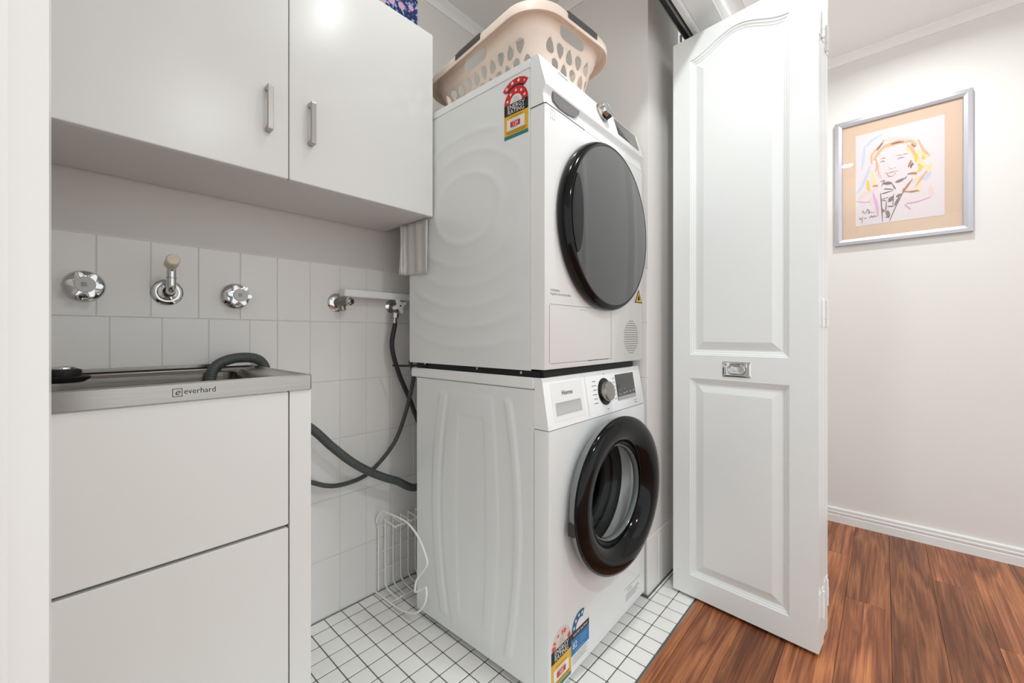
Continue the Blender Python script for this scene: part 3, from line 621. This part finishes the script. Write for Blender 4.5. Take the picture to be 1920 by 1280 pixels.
# ================================================================== stacking kit
sk_ = thing('stacking_kit', 'black stacking frame between the washing machine and dryer', 'stacking kit', (.832, .635, .8385), R_(1.3))
MB().box(.012, WW - .05, .018, .030, 0, .0185).box(.008, .022, .030, .56, 0, .0165).box(WW - .04, WW - .026, .030, .56, 0, .0165).box(.03, WW - .05, .54, .555, 0, .0165).build('frame', M_rub, sk_, None, .001, 1)
b = MB(); b.tube(spline([(.006, .50, .010), (-.004, .54, .008), (-.012, .60, .004), (-.02, .66, .003)], 6), .0035, 8); b.build('strap_end', M_rub, sk_, 50)
for q in ((.006, .09, .010), (.006, .26, .012), (.006, .51, .013)): MB().cyl((q[0] + .003, q[1], q[2]), (q[0] - .001, q[1], q[2]), .004, None, 10).build('screw', M_chrome, sk_)
# ================================================================== dryer
DW, ZB, ZT = .592, .860, 1.678
dy = thing('clothes_dryer', 'white condenser dryer with smoked round door stacked on top', 'dryer', (.832, .640, 0), R_(1.2))
MB().box(.004, DW, .049, .585, ZB + .002, ZB + .008).box(DW - .01, DW, .049, .585, ZB + .008, 1.650).box(.004, DW - .01, .575, .585, ZB + .008, 1.65).box(.004, DW - .01, .049, .575, 1.642, 1.65).build('cabinet', M_enam, dy)
def dside(y, z):
    e = smooth01(.06, .10, y) * smooth01(.575, .53, y) * smooth01(ZB + .02, ZB + .06, z) * smooth01(1.60, 1.55, z)
    dyy = (y - .30) / 1.15; dz = (z - 1.335); dz = dz if dz > 0 else dz * .92
    r = math.hypot(dyy, dz * 1.25); h = 0
    for rc, wd_, am in ((.125, .014, 1.0), (.205, .013, .8), (.275, .013, .8), (.345, .013, .9), (.415, .013, .9), (.485, .013, .9)):
        h += am * math.exp(-((r - rc) / wd_) ** 2)
    return .0019 * h * e * (1 - smooth01(.175, .15, y) * smooth01(1.45, 1.475, z))
grid_side(.049, .585, ZB - .004, 1.6495, dside).build('side_panel', M_enam, dy, 70, fix=False)
box('lid', M_plas, -.001, DW + .001, .050, .588, 1.6515, ZT, dy, .003)
fpz = [(.048, ZB), (.003, ZB), (.0, ZB + .004), (.0, 1.5425), (.048, 1.5425)]
def xprism(prof, name, m, par, ins=.004, sm=40):
    b = MB(); b.loops([[(.0, .003 + y * .94, z) for y, z in prof], [(ins, y, z) for y, z in prof], [(DW - ins, y, z) for y, z in prof], [(DW, .003 + y * .94, z) for y, z in prof]], True, True); return b.build(name, m, par, sm)
dfp = xprism(fpz, 'front_panel', M_plas, dy)
fz = [(.048, 1.5440), (.001, 1.5440), (.003, 1.552), (.006, 1.570), (.004, 1.582), (-.003, 1.588), (-.0035, 1.592), (.0205, 1.673), (.024, ZT), (.048, ZT)]
dfa = xprism(fz, 'control_panel', M_plas, dy)
SD = math.atan2(.024, .081); FD = Matrix.Translation((0, -.0032, 1.592)) @ Matrix.Rotation(PI / 2 - SD, 4, 'X')
upd = lambda z: (z - 1.592) / math.cos(SD)
PD = lambda name, poly, d0, d1, m, par=dfa, **k: MB().prism(poly, d0, d1, FD).build(name, m, par, **k)
RD = lambda x0, x1, z0, z1: [(x0, upd(z0)), (x1, upd(z0)), (x1, upd(z1)), (x0, upd(z1))]
dd = PD('display', RD(.408, .568, 1.612, 1.670), .0002, .0014, M_disp)
for k in range(7): PD('display_mark', RD(.418 + .021 * k, .431 + .021 * k, 1.621, 1.6225), .0014, .0016, M_lgrey, dd)
PD('display_mark', RD(.42, .55, 1.631, 1.6318), .0014, .0016, M_grey, dd)
text('brand_text', 'Hisense', .0155, M_ink, dfa, FD @ Matrix.Translation((.080, upd(1.6605), .0004)), 'LEFT', .98)
for k in range(6): PD('dial_print', RD(.245 + .004 * (k % 2), .272, 1.618 + .009 * k, 1.6192 + .009 * k), .0001, .0004, M_lgrey)
PD('model_print', RD(.085, .165, 1.612, 1.6155), .0001, .0004, M_lgrey)
KD = FD @ Matrix.Translation((.312, upd(1.645), 0)) @ Matrix.Rotation(-PI / 2, 4, 'X')
MB().lathe([(.031, -.0005), (.031, -.003), (.027, -.004)], 40, KD).build('dial_base', M_satin, dfa, 40)
dl = MB().lathe([(.0265, -.003), (.0265, -.022), (.025, -.025), (.022, -.0245), (0, -.0235)], 48, KD).build('dial', M_chrome, dfa, 35)
MB().box(-.007, .007, -.026, -.008, -.0275, -.020, KD).build('dial_notch', M_ink, dl)
# tank drawer grip in the band under the control panel
b = MB(); g0 = [(.032, 1.586), (.036, 1.562), (.060, 1.553), (.105, 1.5525), (.140, 1.560), (.158, 1.574), (.162, 1.5865)]
b.prism([(x, z) for x, z in g0], .0, .0060, Matrix.Translation((0, .0052, 0)) @ FRONT); b.build('tank_grip', mat('grip shadow grey', (120, 117, 116), .4), dfa, None)
MB().box(-.0012, .0, .004, .049, 1.5425, 1.5442).box(.0, .19, -.0006, .004, 1.5425, 1.5442).build('panel_seam', M_ink, dfa)
MB().box(.19, .592, -.0002, .004, 1.5425, 1.5442).build('panel_seam', M_lgrey, dfa)
ic = MB()
for q in ((.022, .0235, 1.512, 1.536), (.040, .0415, 1.512, 1.536), (.0235, .040, 1.5345, 1.536), (.0235, .040, 1.512, 1.5135), (.031, .032, 1.512, 1.536)): ic.box(q[0], q[1], -.0003, .001, q[2], q[3])
ic.build('manual_icon', M_lgrey, dfp)
text('warning_text', 'WARNING:\nRegularly clean the lint filter', .0092, M_grey, dfp, Matrix.Translation((.022, -.0003, 1.064)) @ FRONT, 'LEFT', .92)
# kick flap seams
fs_ = MB()
for q in ((.0160, .0175, .878, 1.028), (.352, .3532, .870, 1.030), (.020, .352, .8745, .8760), (.020, .352, 1.0295, 1.0307)): fs_.box(q[0], q[1], -.0004, .001, q[2], q[3])
fs_.build('flap_seam', M_seam, dfp)
MB().box(.21, .335, -.0005, .001, .8738, .8758).build('flap_gap', M_gap, dfp); MB().box(.165, .205, -.0004, .001, 1.0205, 1.022).build('flap_print', M_lgrey, dfp)
vh = MB()
for i in range(-9, 10):
    for j in range(-9, 10):
        x = (i + .5 * (j % 2)) * .0088; z = j * .0078
        if math.hypot(x, z) < .0565: vh.prism(circ(.498 + x, .943 + z, .0019, 6), 0, .0004, FRONT)
vh.build('vent_grille', M_gap, dfp)
P = lambda poly, d, name, m, par: MB().prism(poly, d, d + .0003, FRONT).build(name, m, par)
tr = P([(.5275, 1.064), (.5890, 1.064), (.558, 1.112)], .0002, 'hazard_sign', M_ink, dfp); tr['label'] = 'yellow triangular flame hazard sticker'
P([(.5345, 1.0675), (.582, 1.0675), (.558, 1.1045)], .0006, 'hazard_field', M_yel, tr)
P([(.550, 1.073), (.566, 1.073), (.5675, 1.080), (.5625, 1.088), (.5590, 1.095), (.5560, 1.087), (.5500, 1.081)], .0010, 'flame_symbol', M_ink, tr)
# round door
DC = Matrix.Translation((.292, 0, 1.2735))
do = MB().lathe([(.236, .001), (.247, -.004), (.2505, -.012), (.2500, -.024), (.246, -.034), (.240, -.040), (.236, -.0415), (.233, -.0405)], 96, DC).build('door', M_black, dy, 50)
MB().lathe([(.2345, -.0405), (.18, -.0428), (.10, -.0442), (0, -.0446)], 96, DC).build('door_glass', M_smoke, do, 60)
gp = [(-.205 + .0 * i, 0) for i in range(0)]
lens = [(.2325 * math.cos(R_(180 + a)), .2325 * math.sin(R_(180 + a))) for a in range(-27, 28, 3)]
lens += [(-.2325 * math.cos(R_(27)) + .030 * math.cos(R_(a)) ** 1, .1055 * math.sin(R_(a))) for a in range(-80, 81, 10)][::1]
MB().prism(lens, .0412, .0430, DC @ FRONT).build('door_grip', M_black, do)
rating(dy, Matrix.Translation((-.0008, .1405, 1.486)) @ SIDE, 'energy', .0845)
# ================================================================== laundry basket
BA, BL, BH = .340, .540, .170
bk = thing('laundry_basket', 'beige plastic laundry basket with drop shaped holes on the dryer', 'basket', (1.040, .936, ZT + .001), R_(-6))
def bshape(t): # half sizes and radius at height fraction
    return (BA / 2 - .045 + .035 * t, BL / 2 - .045 + .035 * t, .075)
def bpt(s, t, off=0):
    ha, hb, r = bshape(t); ha += off; hb += off; r += off
    la, lb, lc = 2 * (ha - r), 2 * (hb - r), PI / 2 * r; tot = 2 * la + 2 * lb + 4 * lc; d = (s % 1) * tot
    for (kind, ln, fn) in (('f', la, lambda q: (-ha + r + q, -hb)), ('c', lc, lambda q: (ha - r + r * math.sin(q / r), -hb + r - r * math.cos(q / r))), ('r', lb, lambda q: (ha, -hb + r + q)), ('c', lc, lambda q: (ha - r + r * math.cos(q / r), hb - r + r * math.sin(q / r))),
                           ('b', la, lambda q: (ha - r - q, hb)), ('c', lc, lambda q: (-ha + r - r * math.sin(q / r), hb - r + r * math.cos(q / r))), ('l', lb, lambda q: (-ha, hb - r - q)), ('c', lc, lambda q: (-ha + r - r * math.cos(q / r), -hb + r - r * math.sin(q / r)))):
        if d <= ln + 1e-9: return fn(d)
        d -= ln
    return (-ha + r, -hb)
ha, hb, r = bshape(.6); la, lb, lc = 2 * (ha - r), 2 * (hb - r), PI / 2 * r; TOT = 2 * la + 2 * lb + 4 * lc
holes = []   # (s metres, z, w, h, flip)
mids = [(la / 2, la + lc * .75), (la + lc + lb / 2, lb + lc * .75), (la + 2 * lc + lb + la / 2, la + lc * .75), (2 * la + 3 * lc + lb + lb / 2, lb + lc * .75)]
for mi, (m0, ln) in enumerate(mids):
    n = int(ln / .041)
    for row in range(3):
        zc = .092 - .043 * row
        for k in range(n):
            holes.append((m0 + (k - (n - 1) / 2 + .5 * (row % 2)) * .041, zc, .0135, .0185 if row < 2 else .010, 1 if (k + row) % 2 else -1))
def flev(s, z):
    f = 1.0
    for (hs_, hz, wv, hv, fl_) in holes:
        if abs(z - hz) > .03: continue
        d = (s - hs_ + TOT / 2) % TOT - TOT / 2
        if abs(d) > .03: continue
        q = (z - hz) / hv; wq = wv * (1 + .38 * fl_ * q); f = min(f, math.sqrt((d / max(wq, .002)) ** 2 + q * q) - 1)
    for (m0, ln) in mids:
        d = (s - m0 + TOT / 2) % TOT - TOT / 2; q = (z - .1375) / .0165
        if abs(d) < .1: f = min(f, (abs(d / .050) ** 4 + abs(q) ** 4) ** .25 - 1)
    return f
NS, NZ = 420, 46; ZTB = .162
vs = []; keep = set(); pos = {}
F = [[flev(TOT * i / NS, .004 + (ZTB - .004) * j / NZ) for j in range(NZ + 1)] for i in range(NS)]
b = MB(); idx = {}; fs = []
def vid(i, j):
    i %= NS
    if (i, j) in idx: return idx[(i, j)]
    s = TOT * i / NS; z = .004 + (ZTB - .004) * j / NZ; f = F[i][j]
    nb = [F[(i + a) % NS][min(max(j + c_, 0), NZ)] for a in (-1, 0, 1) for c_ in (-1, 0, 1)]
    if min(nb) < 0 < max(nb) and 0 < j < NZ:
        e = .0012; gx = (flev(s + e, z) - flev(s - e, z)) / (2 * e); gz = (flev(s, z + e) - flev(s, z - e)) / (2 * e); g2 = gx * gx + gz * gz
        if g2 > 1 and abs(f) < .9:
            st = -f / g2; dx, dz = gx * st, gz * st; L = math.hypot(dx, dz); k = min(1, .0042 / L) if L > 0 else 1; s += dx * k; z += dz * k
    x, y = bpt(s / TOT, z / ZTB); bulge = .006 * smooth01(.107, .127, z)
    x2, y2 = bpt(s / TOT, z / ZTB, bulge)
    idx[(i, j)] = len(vs); vs.append((x2, y2, z)); return idx[(i, j)]
for i in range(NS):
    for j in range(NZ):
        q = [F[i][j], F[(i + 1) % NS][j], F[(i + 1) % NS][j + 1], F[i][j + 1]]
        if sum(1 for k in q if k > 0) >= 3 or sum(q) > 0.6: fs.append((vid(i, j), vid(i + 1, j), vid(i + 1, j + 1), vid(i, j + 1)))
b.add(vs, fs); o = b.build('wall', M_bask, bk, 70); md = o.modifiers.new('s', 'SOLIDIFY'); md.thickness = .0026; md.offset = -1
NR = 160
lp = lambda off, z, t=1.0: [(*bpt(i / NR, t, off), z) for i in range(NR)]
b = MB(); b.loops([lp(.003, ZTB - .004), lp(.005, ZTB + .006), lp(.010, BH + .002), lp(.018, BH + .004), lp(.029, BH + .001), lp(.034, BH - .008), lp(.035, BH - .030), lp(.0325, BH - .030), lp(.0315, BH - .009), lp(.026, BH - .0015), lp(.012, BH - .002), lp(.007, ZTB - .004)]); b.f += [tuple((11 * NR + j, 11 * NR + (j + 1) % NR, (j + 1) % NR, j)) for j in range(NR)]
b.build('rim', M_bask, bk, 50)
b = MB(); b.loops([[(*bpt(i / NR, 0, -.001), .0) for i in range(NR)], [(*bpt(i / NR, 0, -.001), .006) for i in range(NR)]], True, True); b.build('base', M_bask, bk, 40)
for (m0, ln) in mids:
    b = MB(); k = 14; rings = []
    for i in range(k + 1):
        s = (m0 + (i / k - .5) * .105) / TOT; e = 0.25 if i in (0, k) else 1; rings.append([(*bpt(s, 1, o_), BH + zz) for o_, zz in ((.009, .002), (.010, .006 * e), (.019, .0085 * e), (.030, .006 * e), (.0365, -.004), (.0365, -.020), (.0352, -.020), (.0345, -.006), (.020, .0035))])
    b.loops(rings, True, True); b.build('grip', M_grip, bk, 50)
# ================================================================== wire rack beside the washing machine
wr_ = thing('wire_rack', 'white coated wire rack standing between washing machine and tiles', 'rack', (.78, 1.36, 0))
O = Vector((.78, 1.36, 0)); XE = .781
def W(name, pts, r, par=wr_, per=8, sp=True):
    q = [Vector(p) - O for p in pts]; return MB().tube(spline(q, per) if sp else q, r, 8).build(name, M_wire, par, 60)
E = lambda x, y: atX(x, y, XE)
hook = E(704, 965)
ef = W('end_frame', [(XE, 1.372, .262), (XE, 1.379, .272)] + [E(x, y) for x, y in ((716, 959), (738, 966), (764, 980), (785, 1008), (798, 1040), (801, 1057))] + [E(x, y) for x, y in ((792, 1072), (781, 1088), (779, 1098), (779, 1109))] + [E(790, 1105), E(799, 1101)], .0034, per=6)
def fixz(p): return (p.x, p.y, max(p.z, .0045))
W('foot_frame', [fixz(E(x, y)) for x, y in ((799, 1101), (800, 1115), (796, 1132), (785, 1146), (770, 1149), (745, 1139), (722, 1122), (700, 1107))], .0034)
for k in range(5):
    X = .812 + .033 * k; yb = 1.372
    W('tine', [(X, 1.300, .258), (X, 1.34, .262), (X, 1.368, .262), (X, yb, .250), (X, yb, .05), (X, yb - .004, .026), (X, 1.345, .012), (X, 1.285, .006)], .0027, per=5)
W('tine', [(XE + .006, 1.376, .262), (XE + .006, 1.376, .012)], .0027, sp=False)
for z in (.08, .15, .245): W('cross_wire', [(XE, 1.3785, z), (.955, 1.3785, z)], .002, sp=False)
W('front_bar', [(XE + .002, 1.285, .0105), (.955, 1.285, .0105)], .0032, sp=False); W('top_bar', [(.806, 1.300, .2625), (.955, 1.300, .2625)], .0028, sp=False)
# ================================================================== folding door
LWd, LT = .4395, .036
dv = Vector((-.0796, -.9968)); ang = math.atan2(dv.y, dv.x)
d1_ = thing('door_1', 'white panelled folding door pushed open to one side', 'door', (1.532, .582, .012), ang); d1_['kind'] = 'structure'
U0, U1 = .062, .3665
def ztop(u):
    q = (u - U0) / (U1 - U0); return 1.924 + .046 * (1 - math.cos(2 * PI * min(max(q, 0), 1))) / 2 + .004 * q
def leaf_mesh():
    b = MB(); HT = 2.010; NA = 48
    us = [U0 + (U1 - U0) * i / NA for i in range(NA + 1)]
    def panel(z0, top):
        def lp(d, y):
            ul, ur = U0 + d, U1 - d; pts = [(ul, y, z0 + d), (ur, y, z0 + d)]
            for i in range(NA, -1, -1):
                u = ul + (ur - ul) * i / NA; q = U0 + (U1 - U0) * i / NA; pts.append((u, y, top(q) - d))
            return pts
        b.loops([lp(d, y) for d, y in ((0, 0), (.002, .0035), (.006, .0045), (.010, .008), (.013, .0085), (.016, .0110), (.020, .0112), (.044, .0032), (.047, .0024))], False, True)
    panel(.0745, lambda u: .7835); panel(.867, lambda u: ztop(u) - .0)
    quad = lambda u0, u1, z0, z1: b.add([(u0, 0, z0), (u1, 0, z0), (u1, 0, z1), (u0, 0, z1)], [(0, 1, 2, 3)])
    quad(0, U0, 0, HT); quad(U1, LWd, 0, HT); quad(U0, U1, 0, .0745); quad(U0, U1, .7835, .867)
    for i in range(NA): b.add([(us[i], 0, ztop(us[i])), (us[i + 1], 0, ztop(us[i + 1])), (us[i + 1], 0, HT), (us[i], 0, HT)], [(0, 1, 2, 3)])
    b.add([(0, 0, 0), (LWd, 0, 0), (LWd, LT, 0), (0, LT, 0), (0, 0, HT), (LWd, 0, HT), (LWd, LT, HT), (0, LT, HT)], [(3, 2, 1, 0), (4, 5, 6, 7), (1, 2, 6, 5), (2, 3, 7, 6), (3, 0, 4, 7)])
    me = b.mesh('leaf', M_door, None, fix=False); bm = bmesh.new(); bm.from_mesh(me); bmesh.ops.remove_doubles(bm, verts=bm.verts, dist=1e-5); bmesh.ops.recalc_face_normals(bm, faces=bm.faces); bm.to_mesh(me); bm.free(); return me
lm = leaf_mesh(); leaves = []
for k in range(4):
    o = link('leaf', lm, d1_, (-.004 * (k // 2), (LT + .0025) * k + .004 * (k // 2), 0)); leaves.append(o)
    if k % 2:   # mirrored leaf: panel face on the other side
        o.rotation_euler = (0, 0, PI); o.location = (LWd - .004 * (k // 2), (LT + .0025) * k + LT + .004 * (k // 2), 0)
for k in (0, 2):
    for z0 in (.093, .963, 1.826):
        b = MB(); yk = LT + .0012; xk = LWd + .0045
        b.cyl((xk, yk, z0), (xk, yk, z0 + .024), .0045, None, 14); b.cyl((xk, yk, z0 + .0245), (xk, yk, z0 + .0555), .0052, None, 14); b.cyl((xk, yk, z0 + .056), (xk, yk, z0 + .080), .0045, None, 14); b.cyl((xk, yk, z0 + .080), (xk, yk, z0 + .084), .0032, .002, 12)
        b.box(LWd - .001, LWd + .0016, .006, yk, z0, z0 + .08); b.box(LWd - .001, LWd + .0016, yk, 2 * yk - .006, z0, z0 + .08); b.build('hinge', M_trim, leaves[k], 40)
# pivot hardware over leaf
MB().cyl((.02, .02, 2.010), (.02, .02, 2.05), .004).build('pivot_pin', M_satin, leaves[0]); 
pc = MB().loops([rrect(.1737, .2615, .798, .848, .002, 0, 2)], False, False)
b = MB(); FP = FRONT
b.loops([rrect(.1737, .2615, .798, .848, .002, -.0005, 8), rrect(.1737, .2615, .798, .848, .002, .0022, 8), rrect(.1750, .2602, .7993, .8467, .002, .0028, 8), rrect(.189, .2462, .804, .842, .0185, .0028, 8), rrect(.193, .2422, .808, .838, .0145, -.0002, 8), rrect(.205, .230, .815, .831, .006, .0002, 8)], True, True, FP)
pu = b.build('flush_pull', M_chrome, leaves[0], 35)
q = [Vector((x, -.0042, z)) for x, z, _ in rrect(.193, .2422, .808, .838, .0140, 0, 8)]; MB().tube(q, .0023, 8, True).build('pull_ring', M_chrome, pu, 50)
MB().box(.186, .196, -.0055, -.001, .829, .846).box(.239, .249, -.0055, -.001, .829, .846).build('ring_lug', M_chrome, pu, None, .001, 1)
for x in (.178, .257):
    for z in (.802, .844): MB().cyl((x, -.0018, z), (x, -.0038, z), .0022, .0016, 10).build('screw', M_chrome, pu, 40)
# ================================================================== framed drawing on the hall wall
fr_ = thing('framed_picture', 'silver framed chalk portrait sketch with peach mat on the hall wall', 'picture', (XH, -.0475, 1.397))
HW, HH = .2355, .620
def ploop(d, x): return [(x, HW - d, d), (x, -HW + d, d), (x, -HW + d, HH - d), (x, HW - d, HH - d)]
b = MB(); b.loops([ploop(.002, -.001), ploop(0, -.002), ploop(0, -.018), ploop(.002, -.020), ploop(.016, -.023), ploop(.0285, -.018), ploop(.031, -.014), ploop(.031, -.006), ploop(.002, -.001)]); b.build('frame', M_alu, fr_, 25)
MB().box(-.009, -.003, -HW + .02, HW - .02, .02, HH - .02).build('mat_board', M_mat, fr_)
PY0, PY1, PZ0, PZ1 = .1545, -.1505, .0895, .5370   # sheet: left (seen) y, right y, bottom, top
sh = MB().box(-.0100, -.009, PY1, PY0, PZ0, PZ1).build('drawing_sheet', M_paper, fr_)
def art(x, y):     # pixel of an enlarged view of the drawing -> place on the sheet
    p = (x - 58) / 970; yt = 262 - 237 * p; yb = 1245 - 130 * p; q = (yb - y) / (yb - yt); return PY0 + (PY1 - PY0) * p, PZ0 + (PZ1 - PZ0) * q
def strokes(name, col, wd, copies, jit, lines, d):
    b = MB(); li = 0; rg = random.Random(name + str(col))
    for ln0 in lines:
        for _ in range(copies):
            ln = [(x + rg.uniform(-jit, jit), y + rg.uniform(-jit, jit)) for x, y in ln0]; w2 = wd * rg.uniform(.8, 1.8)
            P2 = [Vector((*art(*q), 0)) for q in ln]; P2 = spline(P2, 5) if len(P2) > 2 else spline([P2[0], (P2[0] + P2[1]) / 2, P2[1]], 4); l, r2 = [], []; li += 1
            for i, p in enumerate(P2):
                t = (P2[min(i + 1, len(P2) - 1)] - P2[max(i - 1, 0)]).normalized(); n = Vector((-t.y, t.x, 0)); k = w2 / 2 * (.25 + .75 * math.sin(PI * (i + .5) / len(P2))); l.append(p + n * k); r2.append(p - n * k)
            X = -.01012 - d - li * .000005; m = len(P2); b.add([(X, p.x, p.y) for p in l] + [(X, p.x, p.y) for p in r2], [(i, i + 1, m + i + 1, m + i) for i in range(m - 1)])
    return b.build(name, mat(name + str(col), col, .95), sh, fix=False)
strokes('chalk_wash', (230, 207, 200), .0075, 5, 13, [[(390, 300), (500, 285), (640, 290), (740, 295)], [(880, 600), (830, 680), (760, 740)], [(700, 760), (800, 700), (850, 640)], [(90, 940), (180, 880), (280, 850)], [(880, 800), (900, 900)], [(240, 930), (245, 1000)], [(330, 620), (345, 700)]], .0001)
strokes('chalk_blue', (200, 205, 224), .006, 5, 9, [[(165, 360), (150, 480), (130, 620)], [(370, 235), (270, 290), (180, 370)], [(230, 580), (190, 680), (140, 800), (80, 880)], [(890, 650), (850, 690), (815, 740)]], .0002)
strokes('chalk_pale_yellow', (236, 216, 172), .0085, 5, 13, [[(740, 420), (800, 440), (870, 480)], [(700, 470), (780, 540), (870, 600)], [(880, 560), (870, 640)], [(640, 380), (700, 430)], [(250, 640), (280, 760), (300, 820)], [(740, 700), (760, 800), (740, 880)]], .0003)
strokes('chalk_tan', (222, 180, 146), .0042, 6, 9, [[(250, 560), (245, 470), (300, 400), (390, 300)], [(270, 520), (330, 420), (430, 350), (560, 310), (620, 310)], [(300, 480), (380, 390), (500, 345), (600, 325)], [(300, 500), (310, 580), (290, 640)], [(620, 320), (680, 310), (740, 350)], [(760, 300), (800, 380), (830, 430), (880, 465)], [(650, 350), (700, 400), (720, 450)], [(850, 640), (790, 720), (740, 800)]], .0004)
strokes('chalk_yellow', (232, 198, 104), .0075, 5, 7, [[(200, 740), (205, 800), (220, 850)], [(720, 440), (740, 480), (735, 530)], [(810, 470), (820, 510)], [(760, 560), (790, 600), (760, 640)], [(720, 670), (750, 650)]], .0005)
strokes('chalk_sienna', (186, 130, 96), .0034, 5, 7, [[(600, 860), (690, 860), (770, 850)], [(600, 870), (640, 800), (700, 720)], [(610, 820), (590, 880)], [(650, 670), (720, 660), (740, 670)], [(690, 520), (660, 590)], [(690, 340), (730, 370)]], .0006)
strokes('chalk_brown', (140, 108, 96), .0034, 5, 5, [[(310, 410), (340, 370), (375, 330)], [(470, 345), (540, 325), (605, 318)], [(680, 600), (700, 545)], [(675, 580), (715, 560)]], .0007)
strokes('chalk_red', (214, 140, 112), .0040, 4, 6, [[(350, 750), (395, 738)], [(265, 800), (320, 795)]], .0007)
strokes('chalk_pink', (222, 172, 206), .0060, 5, 7, [[(270, 880), (290, 960), (315, 1020), (320, 1110)], [(300, 940), (320, 1080)]], .0006)
strokes('chalk_rose', (218, 164, 188), .0030, 4, 5, [[(630, 990), (740, 970), (890, 920)], [(620, 1000), (680, 1050)], [(75, 970), (160, 978), (230, 970)]], .0006)
strokes('chalk_scarf', (142, 128, 126), .0080, 3, 6, [[(520, 755), (560, 740), (610, 715)], [(440, 950), (490, 910)], [(445, 970), (480, 930)], [(530, 920), (590, 880)], [(510, 1010), (560, 920)], [(430, 1070), (440, 1130)], [(365, 1050), (385, 1080)], [(390, 770), (480, 765)]], .0006)
strokes('chalk_scarf_line', (118, 108, 108), .0020, 2, 4, [[(365, 885), (490, 850)], [(360, 945), (440, 920)], [(350, 880), (362, 1040), (375, 1190)], [(370, 775), (480, 770)], [(390, 830), (500, 830)], [(600, 870), (520, 1030), (450, 1180)], [(400, 1140), (450, 1140)], [(430, 1020), (500, 1020)], [(500, 880), (490, 1010)], [(365, 960), (410, 955)], [(640, 690), (620, 720)], [(360, 800), (400, 740)], [(480, 770), (520, 830)], [(420, 960), (405, 1100)]], .0008)
strokes('chalk_mouth', (210, 148, 154), .0017, 2, 3, [[(400, 655), (430, 660), (480, 645), (555, 632)], [(415, 660), (440, 688), (480, 690), (525, 655)], [(430, 692), (470, 700)]], .0006)
strokes('chalk_nose', (216, 182, 172), .0022, 2, 3, [[(445, 590), (462, 612), (490, 602)], [(505, 605), (522, 590)], [(330, 560), (325, 640), (370, 720)]], .0006)
strokes('chalk_brow', (204, 166, 134), .0024, 3, 3, [[(350, 505), (385, 492), (410, 500)], [(520, 475), (560, 460), (590, 462)], [(600, 455), (650, 445)]], .0006)
strokes('chalk_eye', (120, 132, 166), .0019, 2, 2, [[(345, 542), (372, 528), (400, 535)], [(538, 506), (575, 490), (615, 487)]], .0007)
strokes('signature', (84, 78, 92), .0016, 1, 0, [[(130, 1105), (145, 1070), (160, 1098), (185, 1085), (200, 1055), (222, 1080), (205, 1098), (240, 1085), (265, 1090), (290, 1078)], [(98, 1165), (112, 1150), (120, 1168), (130, 1146)], [(142, 1130), (132, 1215)], [(155, 1158), (168, 1148), (178, 1158), (192, 1142)], [(220, 1130), (232, 1145), (245, 1125), (262, 1140), (280, 1122), (300, 1135), (328, 1108)]], .0009)
MB().box(-.0140, -.0125, -HW + .0305, HW - .0305, .0305, HH - .0305).build('glass_pane', M_pane, fr_)
